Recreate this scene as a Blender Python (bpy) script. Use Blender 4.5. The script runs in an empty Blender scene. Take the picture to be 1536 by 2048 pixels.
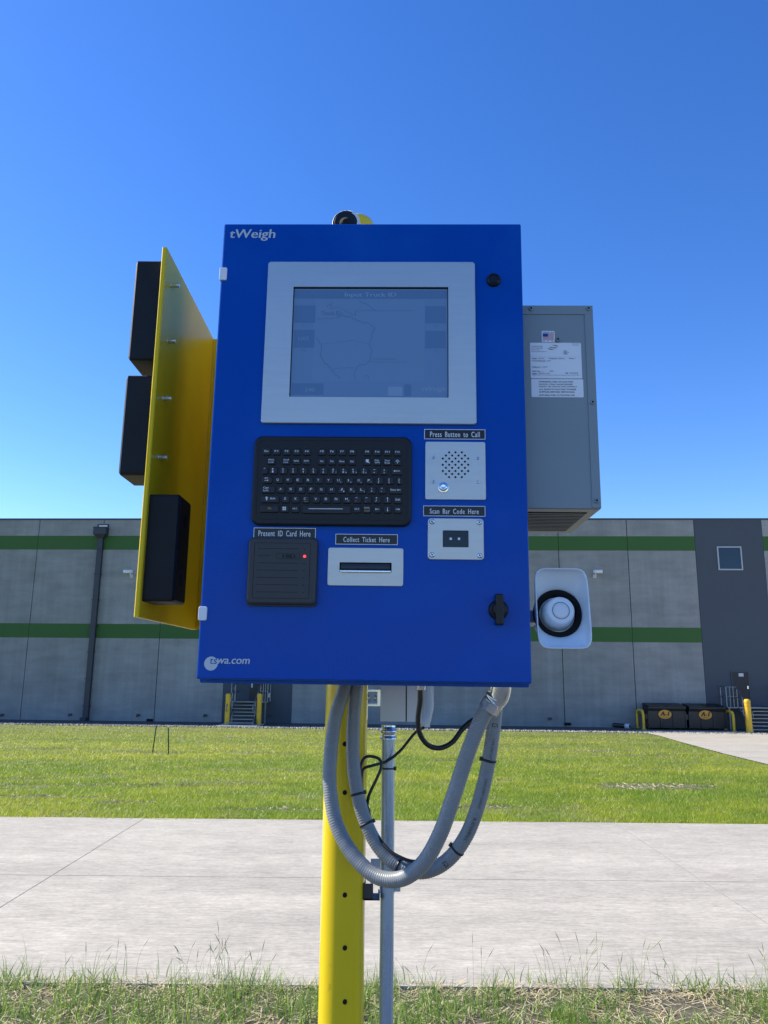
import bpy, math, random
import numpy as np
from mathutils import Matrix, Vector
R = math.radians
scene = bpy.context.scene
COL = scene.collection
random.seed(7)
rng = np.random.default_rng(11)

# ------------------------------------------------------------------ camera
F, CX, CY, CAMZ = 1538.0, 768.0, 1024.0, 1.75
PITCH, ROLL = math.atan(F / 7424.0), 0.0097
_r, _u, _f = Vector((1, 0, 0)), Vector((0, -math.sin(PITCH), math.cos(PITCH))), Vector((0, math.cos(PITCH), math.sin(PITCH)))
CR = math.cos(ROLL) * _r + math.sin(ROLL) * _u
CU = -math.sin(ROLL) * _r + math.cos(ROLL) * _u
CF = _f
CAM = Vector((0, 0, CAMZ))
cam = bpy.data.cameras.new('camera'); cam_o = bpy.data.objects.new('camera', cam); COL.objects.link(cam_o)
cam.sensor_fit = 'HORIZONTAL'; cam.sensor_width = 36; cam.lens = F / 1536 * 36
cam.clip_start = 0.05; cam.clip_end = 900
mw = Matrix((CR, CU, -CF)).transposed().to_4x4(); mw.translation = CAM
cam_o.matrix_world = mw
scene.camera = cam_o

# ------------------------------------------------------------------ light
SUN_EL = R(41); SUN_AZ = math.atan2(-0.96, 0.28)           # azimuth clockwise from +Y
sdir = Vector((math.sin(SUN_AZ) * math.cos(SUN_EL), math.cos(SUN_AZ) * math.cos(SUN_EL), math.sin(SUN_EL)))
sl = bpy.data.lights.new('sun', 'SUN'); sl.energy = 4.3; sl.angle = R(0.53); sl.color = (1.0, 0.935, 0.78)
so = bpy.data.objects.new('sun', sl); COL.objects.link(so); so.rotation_euler = sdir.to_track_quat('Z', 'Y').to_euler()
so.location = (0, 0, 40)
world = bpy.data.worlds.new('World'); scene.world = world; world.use_nodes = True
wn = world.node_tree; bg = wn.nodes['Background']; bg.inputs['Strength'].default_value = 0.118
sky = wn.nodes.new('ShaderNodeTexSky'); sky.sky_type = 'NISHITA'; sky.sun_disc = False
sky.sun_elevation = SUN_EL; sky.sun_rotation = SUN_AZ; sky.air_density = 0.9; sky.dust_density = 0.1; sky.ozone_density = 3.0
hs_ = wn.nodes.new('ShaderNodeHueSaturation'); hs_.inputs['Hue'].default_value = 0.513; hs_.inputs['Saturation'].default_value = 1.29; hs_.inputs['Value'].default_value = 1.1
wn.links.new(sky.outputs[0], hs_.inputs['Color']); wn.links.new(hs_.outputs[0], bg.inputs['Color'])
scene.view_settings.view_transform = 'Standard'; scene.view_settings.look = 'None'
scene.view_settings.exposure = 0.95; scene.view_settings.gamma = 1.0

# ------------------------------------------------------------------ pixel rays of the 1536x2048 photograph, used to measure real positions
def ray(px, py): return CF + CR * ((px - CX) / F) - CU * ((py - CY) / F)
def at(px, py, Y):
    d = ray(px, py); return CAM + d * (Y / d.y)
def hit(px, py, p0, n):
    d = ray(px, py); return CAM + d * ((p0 - CAM).dot(n) / d.dot(n))

# ------------------------------------------------------------------ materials
def mat(name, col, rough=0.5, metal=0.0, var=0.0, vscale=5.0, bump=0.0, bscale=50.0, stretch=None, coat=0.0, spec=None,
        island=0.0, attr=None, emit=None, estr=0.0, alpha=None, trans=0.0, dirt=None, rvar=0.0):
    m = bpy.data.materials.new(name); m.use_nodes = True
    nt = m.node_tree; b = nt.nodes['Principled BSDF']; L = nt.links.new
    c4 = (*col, 1)
    b.inputs['Base Color'].default_value = c4; b.inputs['Roughness'].default_value = rough; b.inputs['Metallic'].default_value = metal
    if coat: b.inputs['Coat Weight'].default_value = coat; b.inputs['Coat Roughness'].default_value = 0.06
    if spec is not None: b.inputs['Specular IOR Level'].default_value = spec
    if trans: b.inputs['Transmission Weight'].default_value = trans
    if emit: b.inputs['Emission Color'].default_value = (*emit, 1); b.inputs['Emission Strength'].default_value = estr
    if alpha is not None: b.inputs['Alpha'].default_value = alpha
    tc = nt.nodes.new('ShaderNodeTexCoord'); mp = nt.nodes.new('ShaderNodeMapping')
    L(tc.outputs['Object'], mp.inputs['Vector'])
    if stretch: mp.inputs['Scale'].default_value = stretch
    src = None
    if attr:
        a = nt.nodes.new('ShaderNodeAttribute'); a.attribute_name = attr; src = a.outputs['Color']
    if var or rvar:
        n = nt.nodes.new('ShaderNodeTexNoise'); n.inputs['Scale'].default_value = vscale; n.inputs['Detail'].default_value = 8; n.inputs['Roughness'].default_value = 0.62
        L(mp.outputs[0], n.inputs['Vector'])
        if var:
            mr = nt.nodes.new('ShaderNodeMapRange'); mr.inputs[1].default_value = 0.25; mr.inputs[2].default_value = 0.75
            mr.inputs[3].default_value = 1 - var; mr.inputs[4].default_value = 1 + var
            L(n.outputs['Fac'], mr.inputs[0])
            src = scale_col(nt, src, c4, mr.outputs[0])
        if rvar:
            mr = nt.nodes.new('ShaderNodeMapRange'); mr.inputs[1].default_value = 0.3; mr.inputs[2].default_value = 0.7
            mr.inputs[3].default_value = max(0.02, rough - rvar); mr.inputs[4].default_value = rough + rvar
            L(n.outputs['Fac'], mr.inputs[0]); L(mr.outputs[0], b.inputs['Roughness'])
    if island:
        g = nt.nodes.new('ShaderNodeNewGeometry'); mr = nt.nodes.new('ShaderNodeMapRange')
        mr.inputs[3].default_value = 1 - island; mr.inputs[4].default_value = 1 + island
        L(g.outputs['Random Per Island'], mr.inputs[0]); src = scale_col(nt, src, c4, mr.outputs[0])
    if dirt:                                                     # blotches of another colour: (colour, scale, threshold, amount)
        dc, ds, dt, da = dirt
        n = nt.nodes.new('ShaderNodeTexNoise'); n.inputs['Scale'].default_value = ds; n.inputs['Detail'].default_value = 6
        L(mp.outputs[0], n.inputs['Vector'])
        mr = nt.nodes.new('ShaderNodeMapRange'); mr.inputs[1].default_value = dt; mr.inputs[2].default_value = dt + 0.15
        mr.inputs[3].default_value = 0; mr.inputs[4].default_value = da; L(n.outputs['Fac'], mr.inputs[0])
        mx = nt.nodes.new('ShaderNodeMix'); mx.data_type = 'RGBA'; L(mr.outputs[0], mx.inputs[0])
        if src is None: mx.inputs[6].default_value = c4
        else: L(src, mx.inputs[6])
        mx.inputs[7].default_value = (*dc, 1); src = mx.outputs[2]
    if src is not None: L(src, b.inputs['Base Color'])
    if bump:
        n = nt.nodes.new('ShaderNodeTexNoise'); n.inputs['Scale'].default_value = bscale; n.inputs['Detail'].default_value = 5
        L(mp.outputs[0], n.inputs['Vector'])
        bp = nt.nodes.new('ShaderNodeBump'); bp.inputs['Strength'].default_value = bump; bp.inputs['Distance'].default_value = 0.002
        L(n.outputs['Fac'], bp.inputs['Height']); L(bp.outputs[0], b.inputs['Normal'])
    return m
def scale_col(nt, src, c4, fac):
    v = nt.nodes.new('ShaderNodeVectorMath'); v.operation = 'SCALE'
    if src is None: v.inputs[0].default_value = c4[:3]
    else: nt.links.new(src, v.inputs[0])
    nt.links.new(fac, v.inputs['Scale']); return v.outputs[0]

M = {
 'blue': mat('blue_powder_coat', (0.0, 0.07, 0.4), 0.24, spec=0.13, bump=0.16, bscale=240, var=0.07, vscale=2.2, rvar=0.06, dirt=((0.006, 0.1, 0.46), 4, 0.5, 0.4)),
 'alu': mat('brushed_aluminium', (0.56, 0.56, 0.54), 0.42, 0.85, var=0.05, vscale=6, bump=0.05, bscale=90, stretch=(1, 1, 14), dirt=((0.42, 0.43, 0.45), 22, 0.62, 0.35)),
 'steel': mat('zinc_steel', (0.72, 0.77, 0.82), 0.2, 0.85, var=0.15, vscale=30, rvar=0.1),
 'galv': mat('galvanised_pipe', (0.42, 0.52, 0.64), 0.26, 0.55, var=0.12, vscale=14, stretch=(1, 1, 0.2), rvar=0.08),
 'black_plastic': mat('black_plastic', (0.009, 0.01, 0.012), 0.42, spec=0.35, bump=0.05, bscale=300),
 'key': mat('key_rubber', (0.012, 0.013, 0.016), 0.5),
 'rubber': mat('dock_rubber', (0.009, 0.01, 0.012), 0.6, spec=0.3, var=0.25, vscale=22, bump=0.25, bscale=60),
 'reader': mat('reader_plastic', (0.035, 0.037, 0.04), 0.5, bump=0.08, bscale=500),
 'groove': mat('dark_groove', (0.008, 0.008, 0.01), 0.7),
 'hole': mat('deep_hole', (0.003, 0.003, 0.003), 0.9),
 'plate': mat('black_label', (0.006, 0.007, 0.012), 0.35),
 'ink': mat('white_ink', (0.8, 0.8, 0.8), 0.5),
 'ink_key': mat('key_ink', (0.8, 0.82, 0.84), 0.5),
 'ink_yellow': mat('yellow_ink', (0.55, 0.42, 0.08), 0.5),
 'decal': mat('light_decal', (0.55, 0.6, 0.62), 0.45),
 'screen': mat('lcd_glass', (0.085, 0.175, 0.32), 0.12, emit=(0.14, 0.27, 0.5), estr=0.07, bump=0.03, bscale=500),
 'lcd_dark': mat('lcd_dark', (0.066, 0.146, 0.283), 0.12, emit=(0.11, 0.22, 0.45), estr=0.06),
 'lcd_light': mat('lcd_light', (0.11, 0.2, 0.345), 0.12, emit=(0.19, 0.33, 0.58), estr=0.09),
 'lcd_mid': mat('lcd_map', (0.092, 0.184, 0.33), 0.12, emit=(0.15, 0.28, 0.51), estr=0.07),
 'led': mat('red_led', (0.6, 0.02, 0.02), 0.3, emit=(1, 0.05, 0.06), estr=1.2),
 'yellow': mat('yellow_enamel', (0.78, 0.56, 0.012), 0.16, var=0.04, vscale=8, bump=0.03, bscale=60, coat=0.3, dirt=((0.2, 0.11, 0.03), 34, 0.69, 0.75)),
 'yellow_plate': mat('yellow_plate_paint', (0.8, 0.55, 0.012), 0.34, spec=0.2, var=0.06, vscale=7, bump=0.08, bscale=160, dirt=((0.3, 0.2, 0.03), 18, 0.68, 0.5)),
 'box_grey': mat('outlet_box_grey', (0.74, 0.76, 0.77), 0.45, bump=0.05, bscale=300),
 'sealant': mat('joint_sealant', (0.25, 0.235, 0.21), 0.9, var=0.3, vscale=8),
 'ac': mat('grey_enamel', (0.23, 0.28, 0.3), 0.45, bump=0.14, bscale=420, var=0.03, vscale=9),
 'sticker': mat('white_sticker', (0.8, 0.82, 0.84), 0.4),
 'ink_black': mat('black_ink', (0.02, 0.02, 0.03), 0.5),
 'ink_red': mat('red_ink', (0.5, 0.03, 0.05), 0.5),
 'ink_blue': mat('blue_ink', (0.01, 0.04, 0.28), 0.5),
 'horn': mat('horn_white', (0.8, 0.86, 0.9), 0.32),
 'hose': mat('grey_vinyl_hose', (0.235, 0.25, 0.262), 0.38, var=0.12, vscale=18),
 'cable': mat('black_cable', (0.012, 0.012, 0.014), 0.4),
 'clear': mat('clear_polycarbonate', (0.8, 0.84, 0.86), 0.12, alpha=0.45),
 'wall': mat('tilt_up_concrete', (0.215, 0.218, 0.21), 0.85, var=0.3, vscale=0.6, island=0.12, bump=0.3, bscale=3, dirt=((0.11, 0.112, 0.115), 0.3, 0.52, 0.55)),
 'bay': mat('slate_paint', (0.057, 0.07, 0.088), 0.7, var=0.05, vscale=0.5),
 'green': mat('green_stripe_paint', (0.034, 0.11, 0.018), 0.7, var=0.05, vscale=0.6),
 'coping': mat('dark_coping', (0.035, 0.04, 0.05), 0.5),
 'spout': mat('downspout_paint', (0.026, 0.032, 0.046), 0.45),
 'door': mat('black_door', (0.012, 0.014, 0.018), 0.5),
 'winframe': mat('window_frame_grey', (0.4, 0.42, 0.45), 0.4),
 'glass': mat('window_glass', (0.012, 0.025, 0.05), 0.05),
 'stair': mat('stair_steel', (0.23, 0.25, 0.28), 0.4, 0.7),
 'bollard': mat('bollard_plastic', (0.72, 0.44, 0.02), 0.4, var=0.06, vscale=4),
 'dumpster': mat('dumpster_paint', (0.014, 0.014, 0.016), 0.42, var=0.25, vscale=3, bump=0.4, bscale=4),
 'orange': mat('logo_orange', (0.75, 0.32, 0.02), 0.5),
 'concrete': None, 'soil': None,
 'unseen_asphalt': mat('unseen_asphalt', (0.05, 0.05, 0.052), 0.9, var=0.25, vscale=40, bump=0.6, bscale=90),
 'gravel': mat('shade_dark_gravel', (0.08, 0.075, 0.065), 0.9, var=0.4, vscale=9, bump=1.0, bscale=8),  # gravel coloured dark to carry the wall's shade along its foot
 'pad': mat('pad_concrete', (0.5, 0.49, 0.46), 0.85, var=0.08, vscale=2),
 'blade': mat('grass_blade', (0.08, 0.13, 0.03), 0.5, attr='Col', spec=0.3),
 'stake': mat('stake_green', (0.02, 0.1, 0.06), 0.5),
 'stake_dark': mat('stake_dark', (0.02, 0.03, 0.025), 0.6),
 'light_grey': mat('light_grey_paint', (0.55, 0.56, 0.57), 0.4),
 'glass_dome': mat('dark_dome', (0.006, 0.006, 0.008), 0.08),
}
def leaf_mat():
    m = bpy.data.materials.new('grass_leaf'); m.use_nodes = True; nt = m.node_tree; b = nt.nodes['Principled BSDF']; out = nt.nodes['Material Output']
    a = nt.nodes.new('ShaderNodeAttribute'); a.attribute_name = 'Col'; nt.links.new(a.outputs['Color'], b.inputs['Base Color']); b.inputs['Roughness'].default_value = .45
    t = nt.nodes.new('ShaderNodeBsdfTranslucent'); nt.links.new(a.outputs['Color'], t.inputs['Color']); mx = nt.nodes.new('ShaderNodeMixShader'); mx.inputs[0].default_value = .45
    nt.links.new(b.outputs[0], mx.inputs[1]); nt.links.new(t.outputs[0], mx.inputs[2]); nt.links.new(mx.outputs[0], out.inputs[0]); return m
# broom-finished concrete: fine streaks across the lane over broad tone blotches
def concrete_mat():
    m = bpy.data.materials.new('broomed_concrete'); m.use_nodes = True; nt = m.node_tree; b = nt.nodes['Principled BSDF']; L = nt.links.new
    tc = nt.nodes.new('ShaderNodeTexCoord')
    def noise(sc, stretch, det=6, ro=0.6):
        mp = nt.nodes.new('ShaderNodeMapping'); mp.inputs['Scale'].default_value = stretch; L(tc.outputs['Object'], mp.inputs[0])
        n = nt.nodes.new('ShaderNodeTexNoise'); n.inputs['Scale'].default_value = sc; n.inputs['Detail'].default_value = det; n.inputs['Roughness'].default_value = ro
        L(mp.outputs[0], n.inputs['Vector']); return n.outputs['Fac']
    def rng_(s, a, b_, lo, hi):
        r = nt.nodes.new('ShaderNodeMapRange'); r.inputs[1].default_value = a; r.inputs[2].default_value = b_; r.inputs[3].default_value = lo; r.inputs[4].default_value = hi; L(s, r.inputs[0]); return r.outputs[0]
    def mul(a, b_):
        q = nt.nodes.new('ShaderNodeMath'); q.operation = 'MULTIPLY'; L(a, q.inputs[0]); L(b_, q.inputs[1]); return q.outputs[0]
    streak = noise(22, (0.2, 1.5, 1), 9, 0.8); blotch = noise(0.9, (0.7, 1.6, 1), 5); spk = noise(60, (0.35, 0.8, 1), 3, 0.7)
    band = noise(0.55, (0.12, 2.2, 1), 4, 0.5); mott = noise(5, (0.7, 1.3, 1), 8, 0.7)
    v = mul(mul(mul(mul(rng_(streak, 0.34, 0.66, 0.7, 1.14), rng_(blotch, 0.3, 0.7, 0.86, 1.08)), rng_(spk, 0.3, 0.7, 0.8, 1.14)), rng_(band, 0.35, 0.65, 0.9, 1.05)), rng_(mott, 0.3, 0.7, 0.86, 1.1))
    c = nt.nodes.new('ShaderNodeVectorMath'); c.operation = 'SCALE'; c.inputs[0].default_value = (0.475, 0.432, 0.36); L(v, c.inputs['Scale']); L(c.outputs[0], b.inputs['Base Color'])
    bp = nt.nodes.new('ShaderNodeBump'); bp.inputs['Strength'].default_value = 0.5; bp.inputs['Distance'].default_value = 0.004
    L(streak, bp.inputs['Height']); L(bp.outputs[0], b.inputs['Normal']); b.inputs['Roughness'].default_value = 0.85
    return m
def wall_mat():
    m = bpy.data.materials.new('precast_concrete'); m.use_nodes = True; nt = m.node_tree; b = nt.nodes['Principled BSDF']; L = nt.links.new; b.inputs['Roughness'].default_value = .88
    tc = nt.nodes.new('ShaderNodeTexCoord'); g = nt.nodes.new('ShaderNodeNewGeometry'); last = None
    def fac(out, a, b_, lo, hi):
        nonlocal last
        r = nt.nodes.new('ShaderNodeMapRange'); r.inputs[1].default_value = a; r.inputs[2].default_value = b_; r.inputs[3].default_value = lo; r.inputs[4].default_value = hi; L(out, r.inputs[0])
        if last is None: last = r.outputs[0]
        else:
            q = nt.nodes.new('ShaderNodeMath'); q.operation = 'MULTIPLY'; L(last, q.inputs[0]); L(r.outputs[0], q.inputs[1]); last = q.outputs[0]
    fac(g.outputs['Random Per Island'], 0, 1, .86, 1.12)
    for sc, st_, det, lo, hi in ((.5, (1, 1, 1.4), 7, .84, 1.14), (1.6, (.35, 1, 1.6), 8, .88, 1.1), (1.1, (2.2, 1, .12), 5, .88, 1.08), (14, (1, 1, 1), 4, .94, 1.06)):
        mp = nt.nodes.new('ShaderNodeMapping'); mp.inputs['Scale'].default_value = st_; L(tc.outputs['Object'], mp.inputs[0])
        n = nt.nodes.new('ShaderNodeTexNoise'); n.inputs['Scale'].default_value = sc; n.inputs['Detail'].default_value = det; n.inputs['Roughness'].default_value = .6; L(mp.outputs[0], n.inputs['Vector']); fac(n.outputs['Fac'], .3, .7, lo, hi)
    c = nt.nodes.new('ShaderNodeVectorMath'); c.operation = 'SCALE'; c.inputs[0].default_value = (.285, .29, .28); L(last, c.inputs['Scale']); L(c.outputs[0], b.inputs['Base Color']); return m
M['wall'] = wall_mat()
M['concrete'] = concrete_mat(); M['blade'] = leaf_mat()
M['soil'] = mat('grassy_soil', (0.115, 0.135, 0.035), 0.95, var=0.35, vscale=1.2, bump=1.0, bscale=14, dirt=((0.2, 0.17, 0.1), 0.9, 0.56, 0.5))

# ------------------------------------------------------------------ mesh building
class MB:
    def __init__(s, T=None): s.v = []; s.f = []; s.T = T; s.sm = []
    def add(s, vs, fs, smooth=False):
        o = len(s.v)
        for p in vs:
            p = Vector(p); s.v.append(tuple(s.T @ p if s.T else p))
        for f in fs: s.f.append([o + i for i in f]); s.sm.append(smooth)
        return s
    def box(s, x0, x1, y0, y1, z0, z1):
        vs = [(x, y, z) for x in (x0, x1) for y in (y0, y1) for z in (z0, z1)]
        return s.add(vs, [(0, 1, 3, 2), (4, 6, 7, 5), (0, 4, 5, 1), (2, 3, 7, 6), (0, 2, 6, 4), (1, 5, 7, 3)])
    def loft(s, rings, cap0=True, cap1=True, smooth=False, closed=True):
        n = len(rings[0]); vs = [p for r in rings for p in r]; fs = []
        for k in range(len(rings) - 1):
            for i in range(n if closed else n - 1):
                j = (i + 1) % n; fs.append((k * n + i, k * n + j, (k + 1) * n + j, (k + 1) * n + i))
        s.add(vs, fs, smooth)
        if cap0: s.add(rings[0], [list(range(n))[::-1]])
        if cap1: s.add(rings[-1], [list(range(n))])
        return s
    def tube(s, pts, rad, n=16, cap=True, smooth=True):
        pts = [Vector(p) for p in pts]; rings = []; up = None
        for i, p in enumerate(pts):
            t = (pts[min(i + 1, len(pts) - 1)] - pts[max(i - 1, 0)]).normalized()
            if up is None:
                up = Vector((0, 0, 1)) if abs(t.z) < 0.9 else Vector((0, 1, 0))
            a = t.cross(up).normalized(); up = a.cross(t).normalized()
            r = rad[i] if isinstance(rad, (list, tuple)) else rad
            rings.append([p + (a * math.cos(q) + up * math.sin(q)) * r for q in [2 * math.pi * k / n for k in range(n)]])
        return s.loft(rings, cap, cap, smooth)
    def cyl(s, a, b, r, n=20, r2=None): return s.tube([a, b], [r, r if r2 is None else r2], n)
    def build(s, name, m, parent=None, world=None):
        me = bpy.data.meshes.new(name)
        off = Vector((0, 0, 0))
        if world is not None: off = Vector(world)
        me.from_pydata([tuple(Vector(p) - off) for p in s.v], [], s.f); me.polygons.foreach_set('use_smooth', s.sm)
        ms = m if isinstance(m, (list, tuple)) else [m]
        for q in ms: me.materials.append(M[q] if isinstance(q, str) else q)
        me.update(); me.validate()
        bm_fix(me)
        o = bpy.data.objects.new(name, me); COL.objects.link(o)
        if parent: o.parent = parent
        elif world is not None: o.location = off
        return o
import bmesh
def bm_fix(me):
    bm = bmesh.new(); bm.from_mesh(me); bmesh.ops.recalc_face_normals(bm, faces=bm.faces[:]); bm.to_mesh(me); bm.free()
def tag(o, label, cat, group=None):
    o['label'] = label; o['category'] = cat
    if group: o['group'] = group
    return o
def thing(name, label, cat, loc=(0, 0, 0), rot=(0, 0, 0), group=None):
    o = bpy.data.objects.new(name, None); o.empty_display_size = 0.1; COL.objects.link(o); o.location = loc; o.rotation_euler = rot
    return tag(o, label, cat, group)
def rrect(u0, u1, v0, v1, r, k=6):
    r = min(r, (u1 - u0) / 2, (v1 - v0) / 2); out = []
    for cx, cy, a in ((u1 - r, v1 - r, 0), (u0 + r, v1 - r, 90), (u0 + r, v0 + r, 180), (u1 - r, v0 + r, 270)):
        for i in range(k + 1):
            q = R(a + 90 * i / k); out.append((cx + r * math.cos(q), cy + r * math.sin(q)))
    return out
def circ(u, v, r, n=24): return [(u + r * math.cos(2 * math.pi * i / n), v + r * math.sin(2 * math.pi * i / n)) for i in range(n)]
def shrink(poly, d):
    cx = sum(p[0] for p in poly) / len(poly); cy = sum(p[1] for p in poly) / len(poly)
    hw = max(abs(p[0] - cx) for p in poly); hh = max(abs(p[1] - cy) for p in poly)
    return [(cx + (p[0] - cx) * (hw - d) / hw, cy + (p[1] - cy) * (hh - d) / hh) for p in poly]
def at_w(poly, w): return [(p[0], p[1], w) for p in poly]
UVW = Matrix(((1, 0, 0, 0), (0, 0, -1, 0), (0, 1, 0, 0), (0, 0, 0, 1)))     # (across, up, outwards) -> object xyz
def slabp(mb, poly, w0, w1, bev=0.0):
    rings = [at_w(poly, w0), at_w(poly, w1 - bev)]
    if bev: rings += [at_w(shrink(poly, bev * 0.35), w1 - bev * 0.3), at_w(shrink(poly, bev), w1)]
    return mb.loft(rings)
def framep(mb, outer, inner, w0, w1, bev=0.0):
    n = len(outer)
    rings = [at_w(outer, w0), at_w(outer, w1 - bev), at_w(shrink(outer, bev), w1) if bev else at_w(outer, w1), at_w(inner, w1), at_w(inner, w0)]
    return mb.loft(rings, False, False)

# lettering: outlines of the built-in font as flat faces
_tc = {}
def glyphs(txt, shear=0.0, bold=0.0, space=1.0, word=1.0):
    k = (txt, shear, bold, space, word)
    if k in _tc: return _tc[k]
    cu = bpy.data.curves.new('lettering', 'FONT'); cu.body = txt; cu.shear = shear; cu.resolution_u = 3
    cu.space_character = space; cu.space_word = word; cu.fill_mode = 'FRONT'
    o = bpy.data.objects.new('lettering', cu); COL.objects.link(o)
    dg = bpy.context.evaluated_depsgraph_get(); dg.update()
    me = bpy.data.meshes.new_from_object(o.evaluated_get(dg))
    v0 = [(v.co.x, v.co.y) for v in me.vertices]; f0 = [list(p.vertices) for p in me.polygons]; vs, fs = [], []
    for k in range(3 if bold else 1):                           # heavier strokes: the outline laid again a hair to the side
        o_ = len(vs); vs += [(x + bold * 1.6 * k, y, k * 3e-5) for x, y in v0]; fs += [[i + o_ for i in f] for f in f0]
    bpy.data.objects.remove(o); bpy.data.curves.remove(cu); bpy.data.meshes.remove(me)
    _tc[k] = (vs, fs); return _tc[k]
def text(mb, txt, u0, u1, v0, v1, w, shear=0.0, bold=0.0, space=1.0, word=1.0, keep=False):
    vs, fs = glyphs(txt, shear, bold, space, word)
    if not vs: return
    xs = [p[0] for p in vs]; ys = [p[1] for p in vs]; x0, x1, y0, y1 = min(xs), max(xs), min(ys), max(ys)
    sx = (u1 - u0) / max(1e-6, x1 - x0); sy = (v1 - v0) / max(1e-6, y1 - y0)
    if keep:
        s = min(sx, sy); cu, cv = (u0 + u1) / 2, (v0 + v1) / 2
        return mb.add([(cu + (x - (x0 + x1) / 2) * s, cv + (y - (y0 + y1) / 2) * s, w + dz) for x, y, dz in vs], fs)
    mb.add([(u0 + (x - x0) * sx, v0 + (y - y0) * sy, w + dz) for x, y, dz in vs], fs)
def spline(pts, sub=14):
    pts = [Vector(p) for p in pts]; out = []
    for i in range(len(pts) - 1):
        p0, p1, p2, p3 = pts[max(0, i - 1)], pts[i], pts[i + 1], pts[min(len(pts) - 1, i + 2)]
        for k in range(sub):
            t = k / sub
            out.append(0.5 * ((2 * p1) + (p2 - p0) * t + (2 * p0 - 5 * p1 + 4 * p2 - p3) * t * t + (3 * p1 - p0 - 3 * p2 + p3) * t ** 3))
    out.append(pts[-1]); return out
def resample(pts, step):
    out = [pts[0]]; acc = 0.0
    for a, b in zip(pts, pts[1:]):
        d = (b - a).length
        while acc + d >= step:
            a = a + (b - a) * ((step - acc) / d); d = (b - a).length; acc = 0; out.append(a)
            if d < 1e-9: break
        acc += d
    return out

# ------------------------------------------------------------------ ground
def gz(x, y):
    t = np.clip((np.asarray(y, float) - 9.8) / 28.2, 0, 1)
    return -1.15 * t
LAWN_N = Vector((0, 1.15 / 28.2, 1)).normalized()
def on_lawn(px, py):
    p = hit(px, py, Vector((0, 9.8, 0)), LAWN_N)
    if p.y > 38: p = hit(px, py, Vector((0, 0, -1.15)), Vector((0, 0, 1)))
    return p
def structure(o): o['kind'] = 'structure'; return o
mb = MB(); ys = [-40, -4, 4.4, 9.8] + list(np.linspace(10.5, 38, 12)) + [44, 60, 300]; xs = list(np.linspace(-160, 160, 33))
vs = [(x, y, float(gz(x, y)) - 0.02) for y in ys for x in xs]; n = len(xs)
mb.add(vs, [(j * n + i, j * n + i + 1, (j + 1) * n + i + 1, (j + 1) * n + i) for j in range(len(ys) - 1) for i in range(n - 1)], True)
structure(mb.build('ground', 'soil'))
mb = MB()
for k in range(-7, 8):
    xa, xb = -2.83 + 5.62 * k, -2.83 + 5.62 * (k + 1)
    for ya, yb in ((4.82, 7.14), (7.14, 9.78)): mb.box(xa + 0.0062, xb - 0.0062, ya + 0.0047, yb - 0.0047, -0.12, 0.0)
structure(mb.build('concrete_lane', 'concrete'))
mb = MB()
for k in range(-7, 9): mb.box(-2.83 + 5.62 * k - .006, -2.83 + 5.62 * k + .006, 4.83, 9.77, -.1, -.002)
for k in range(-7, 8): mb.box(-2.83 + 5.62 * k + .0065, -2.83 + 5.62 * (k + 1) - .0065, 7.1355, 7.1445, -.1, -.003)
structure(mb.build('lane_joints', 'sealant'))
mb = MB(); mb.box(-60, 60, -60, 1.2, -0.12, 0.0); structure(mb.build('unseen_apron', 'unseen_asphalt'))  # unseen dark ground behind the camera, added to cool the bounced light
# driveway on the slope, its edge meeting the lawn
edge = [on_lawn(1536, 1529), on_lawn(1450, 1508), on_lawn(1376, 1488), on_lawn(1320, 1472), on_lawn(1268, 1460.5)]
edge = [edge[0] + (edge[0] - edge[1]) * 1.2] + edge
mb = MB()
for a, b in zip(edge, edge[1:]):
    for q in range(3):
        p, r_ = a.lerp(b, q / 3), a.lerp(b, (q + 1) / 3)
        mb.add([(p.x, p.y, float(gz(0, p.y)) + .006), (60, p.y, float(gz(0, p.y)) + .006), (60, r_.y, float(gz(0, r_.y)) + .006), (r_.x, r_.y, float(gz(0, r_.y)) + .006)], [(0, 1, 2, 3)])
structure(mb.build('concrete_driveway', 'concrete'))
EDGE = np.array([(p.x, p.y) for p in edge])

# ------------------------------------------------------------------ warehouse
BYAW = math.atan(0.051); B0 = Vector((0, 44.35, -1.15))
BX = Vector((math.cos(BYAW), -math.sin(BYAW), 0)); BN = Vector((-math.sin(BYAW), -math.cos(BYAW), 0))     # along the front, outwards
def fp(px, py, out=0.0):
    p = hit(px, py, B0 + BN * out, BN) - B0; return p.dot(BX), p.z
def bw(x, out, z): return B0 + BX * x + BN * out + Vector((0, 0, z))
def BOX(mb, x0, x1, o0, o1, z0, z1): return mb.box(x0, x1, -o1, -o0, z0, z1)   # in the frame of the front: out is -y
wh = thing('warehouse', 'long grey concrete warehouse with two green stripes and dark slate bays', 'warehouse', B0, (0, 0, -BYAW))
HT = (fp(768, 1040)[1]); g1a, g1b = fp(60, 1099)[1], fp(60, 1071.5)[1]; g2a, g2b = fp(60, 1275)[1], fp(60, 1246.5)[1]
J = [fp(60, 1240)[0], fp(191, 1250)[0], fp(318, 1290)[0], fp(447, 1375)[0], fp(583, 1400)[0], fp(1122, 1230)[0], fp(1261, 1200)[0], fp(1398, 1195)[0], fp(1527, 1100)[0]]
mid = [J[4] + (J[5] - J[4]) * k / 4 for k in (1, 2, 3)]
joints = [J[0] - 3.8 * k for k in range(10, 0, -1)] + J[:5] + mid + J[5:] + [J[8] + 3.8 * k for k in range(1, 10)]
bays = {(J[3], J[4]), (J[7], J[8])}
wall = MB(); G = 0.02; runs = [[]]
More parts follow.
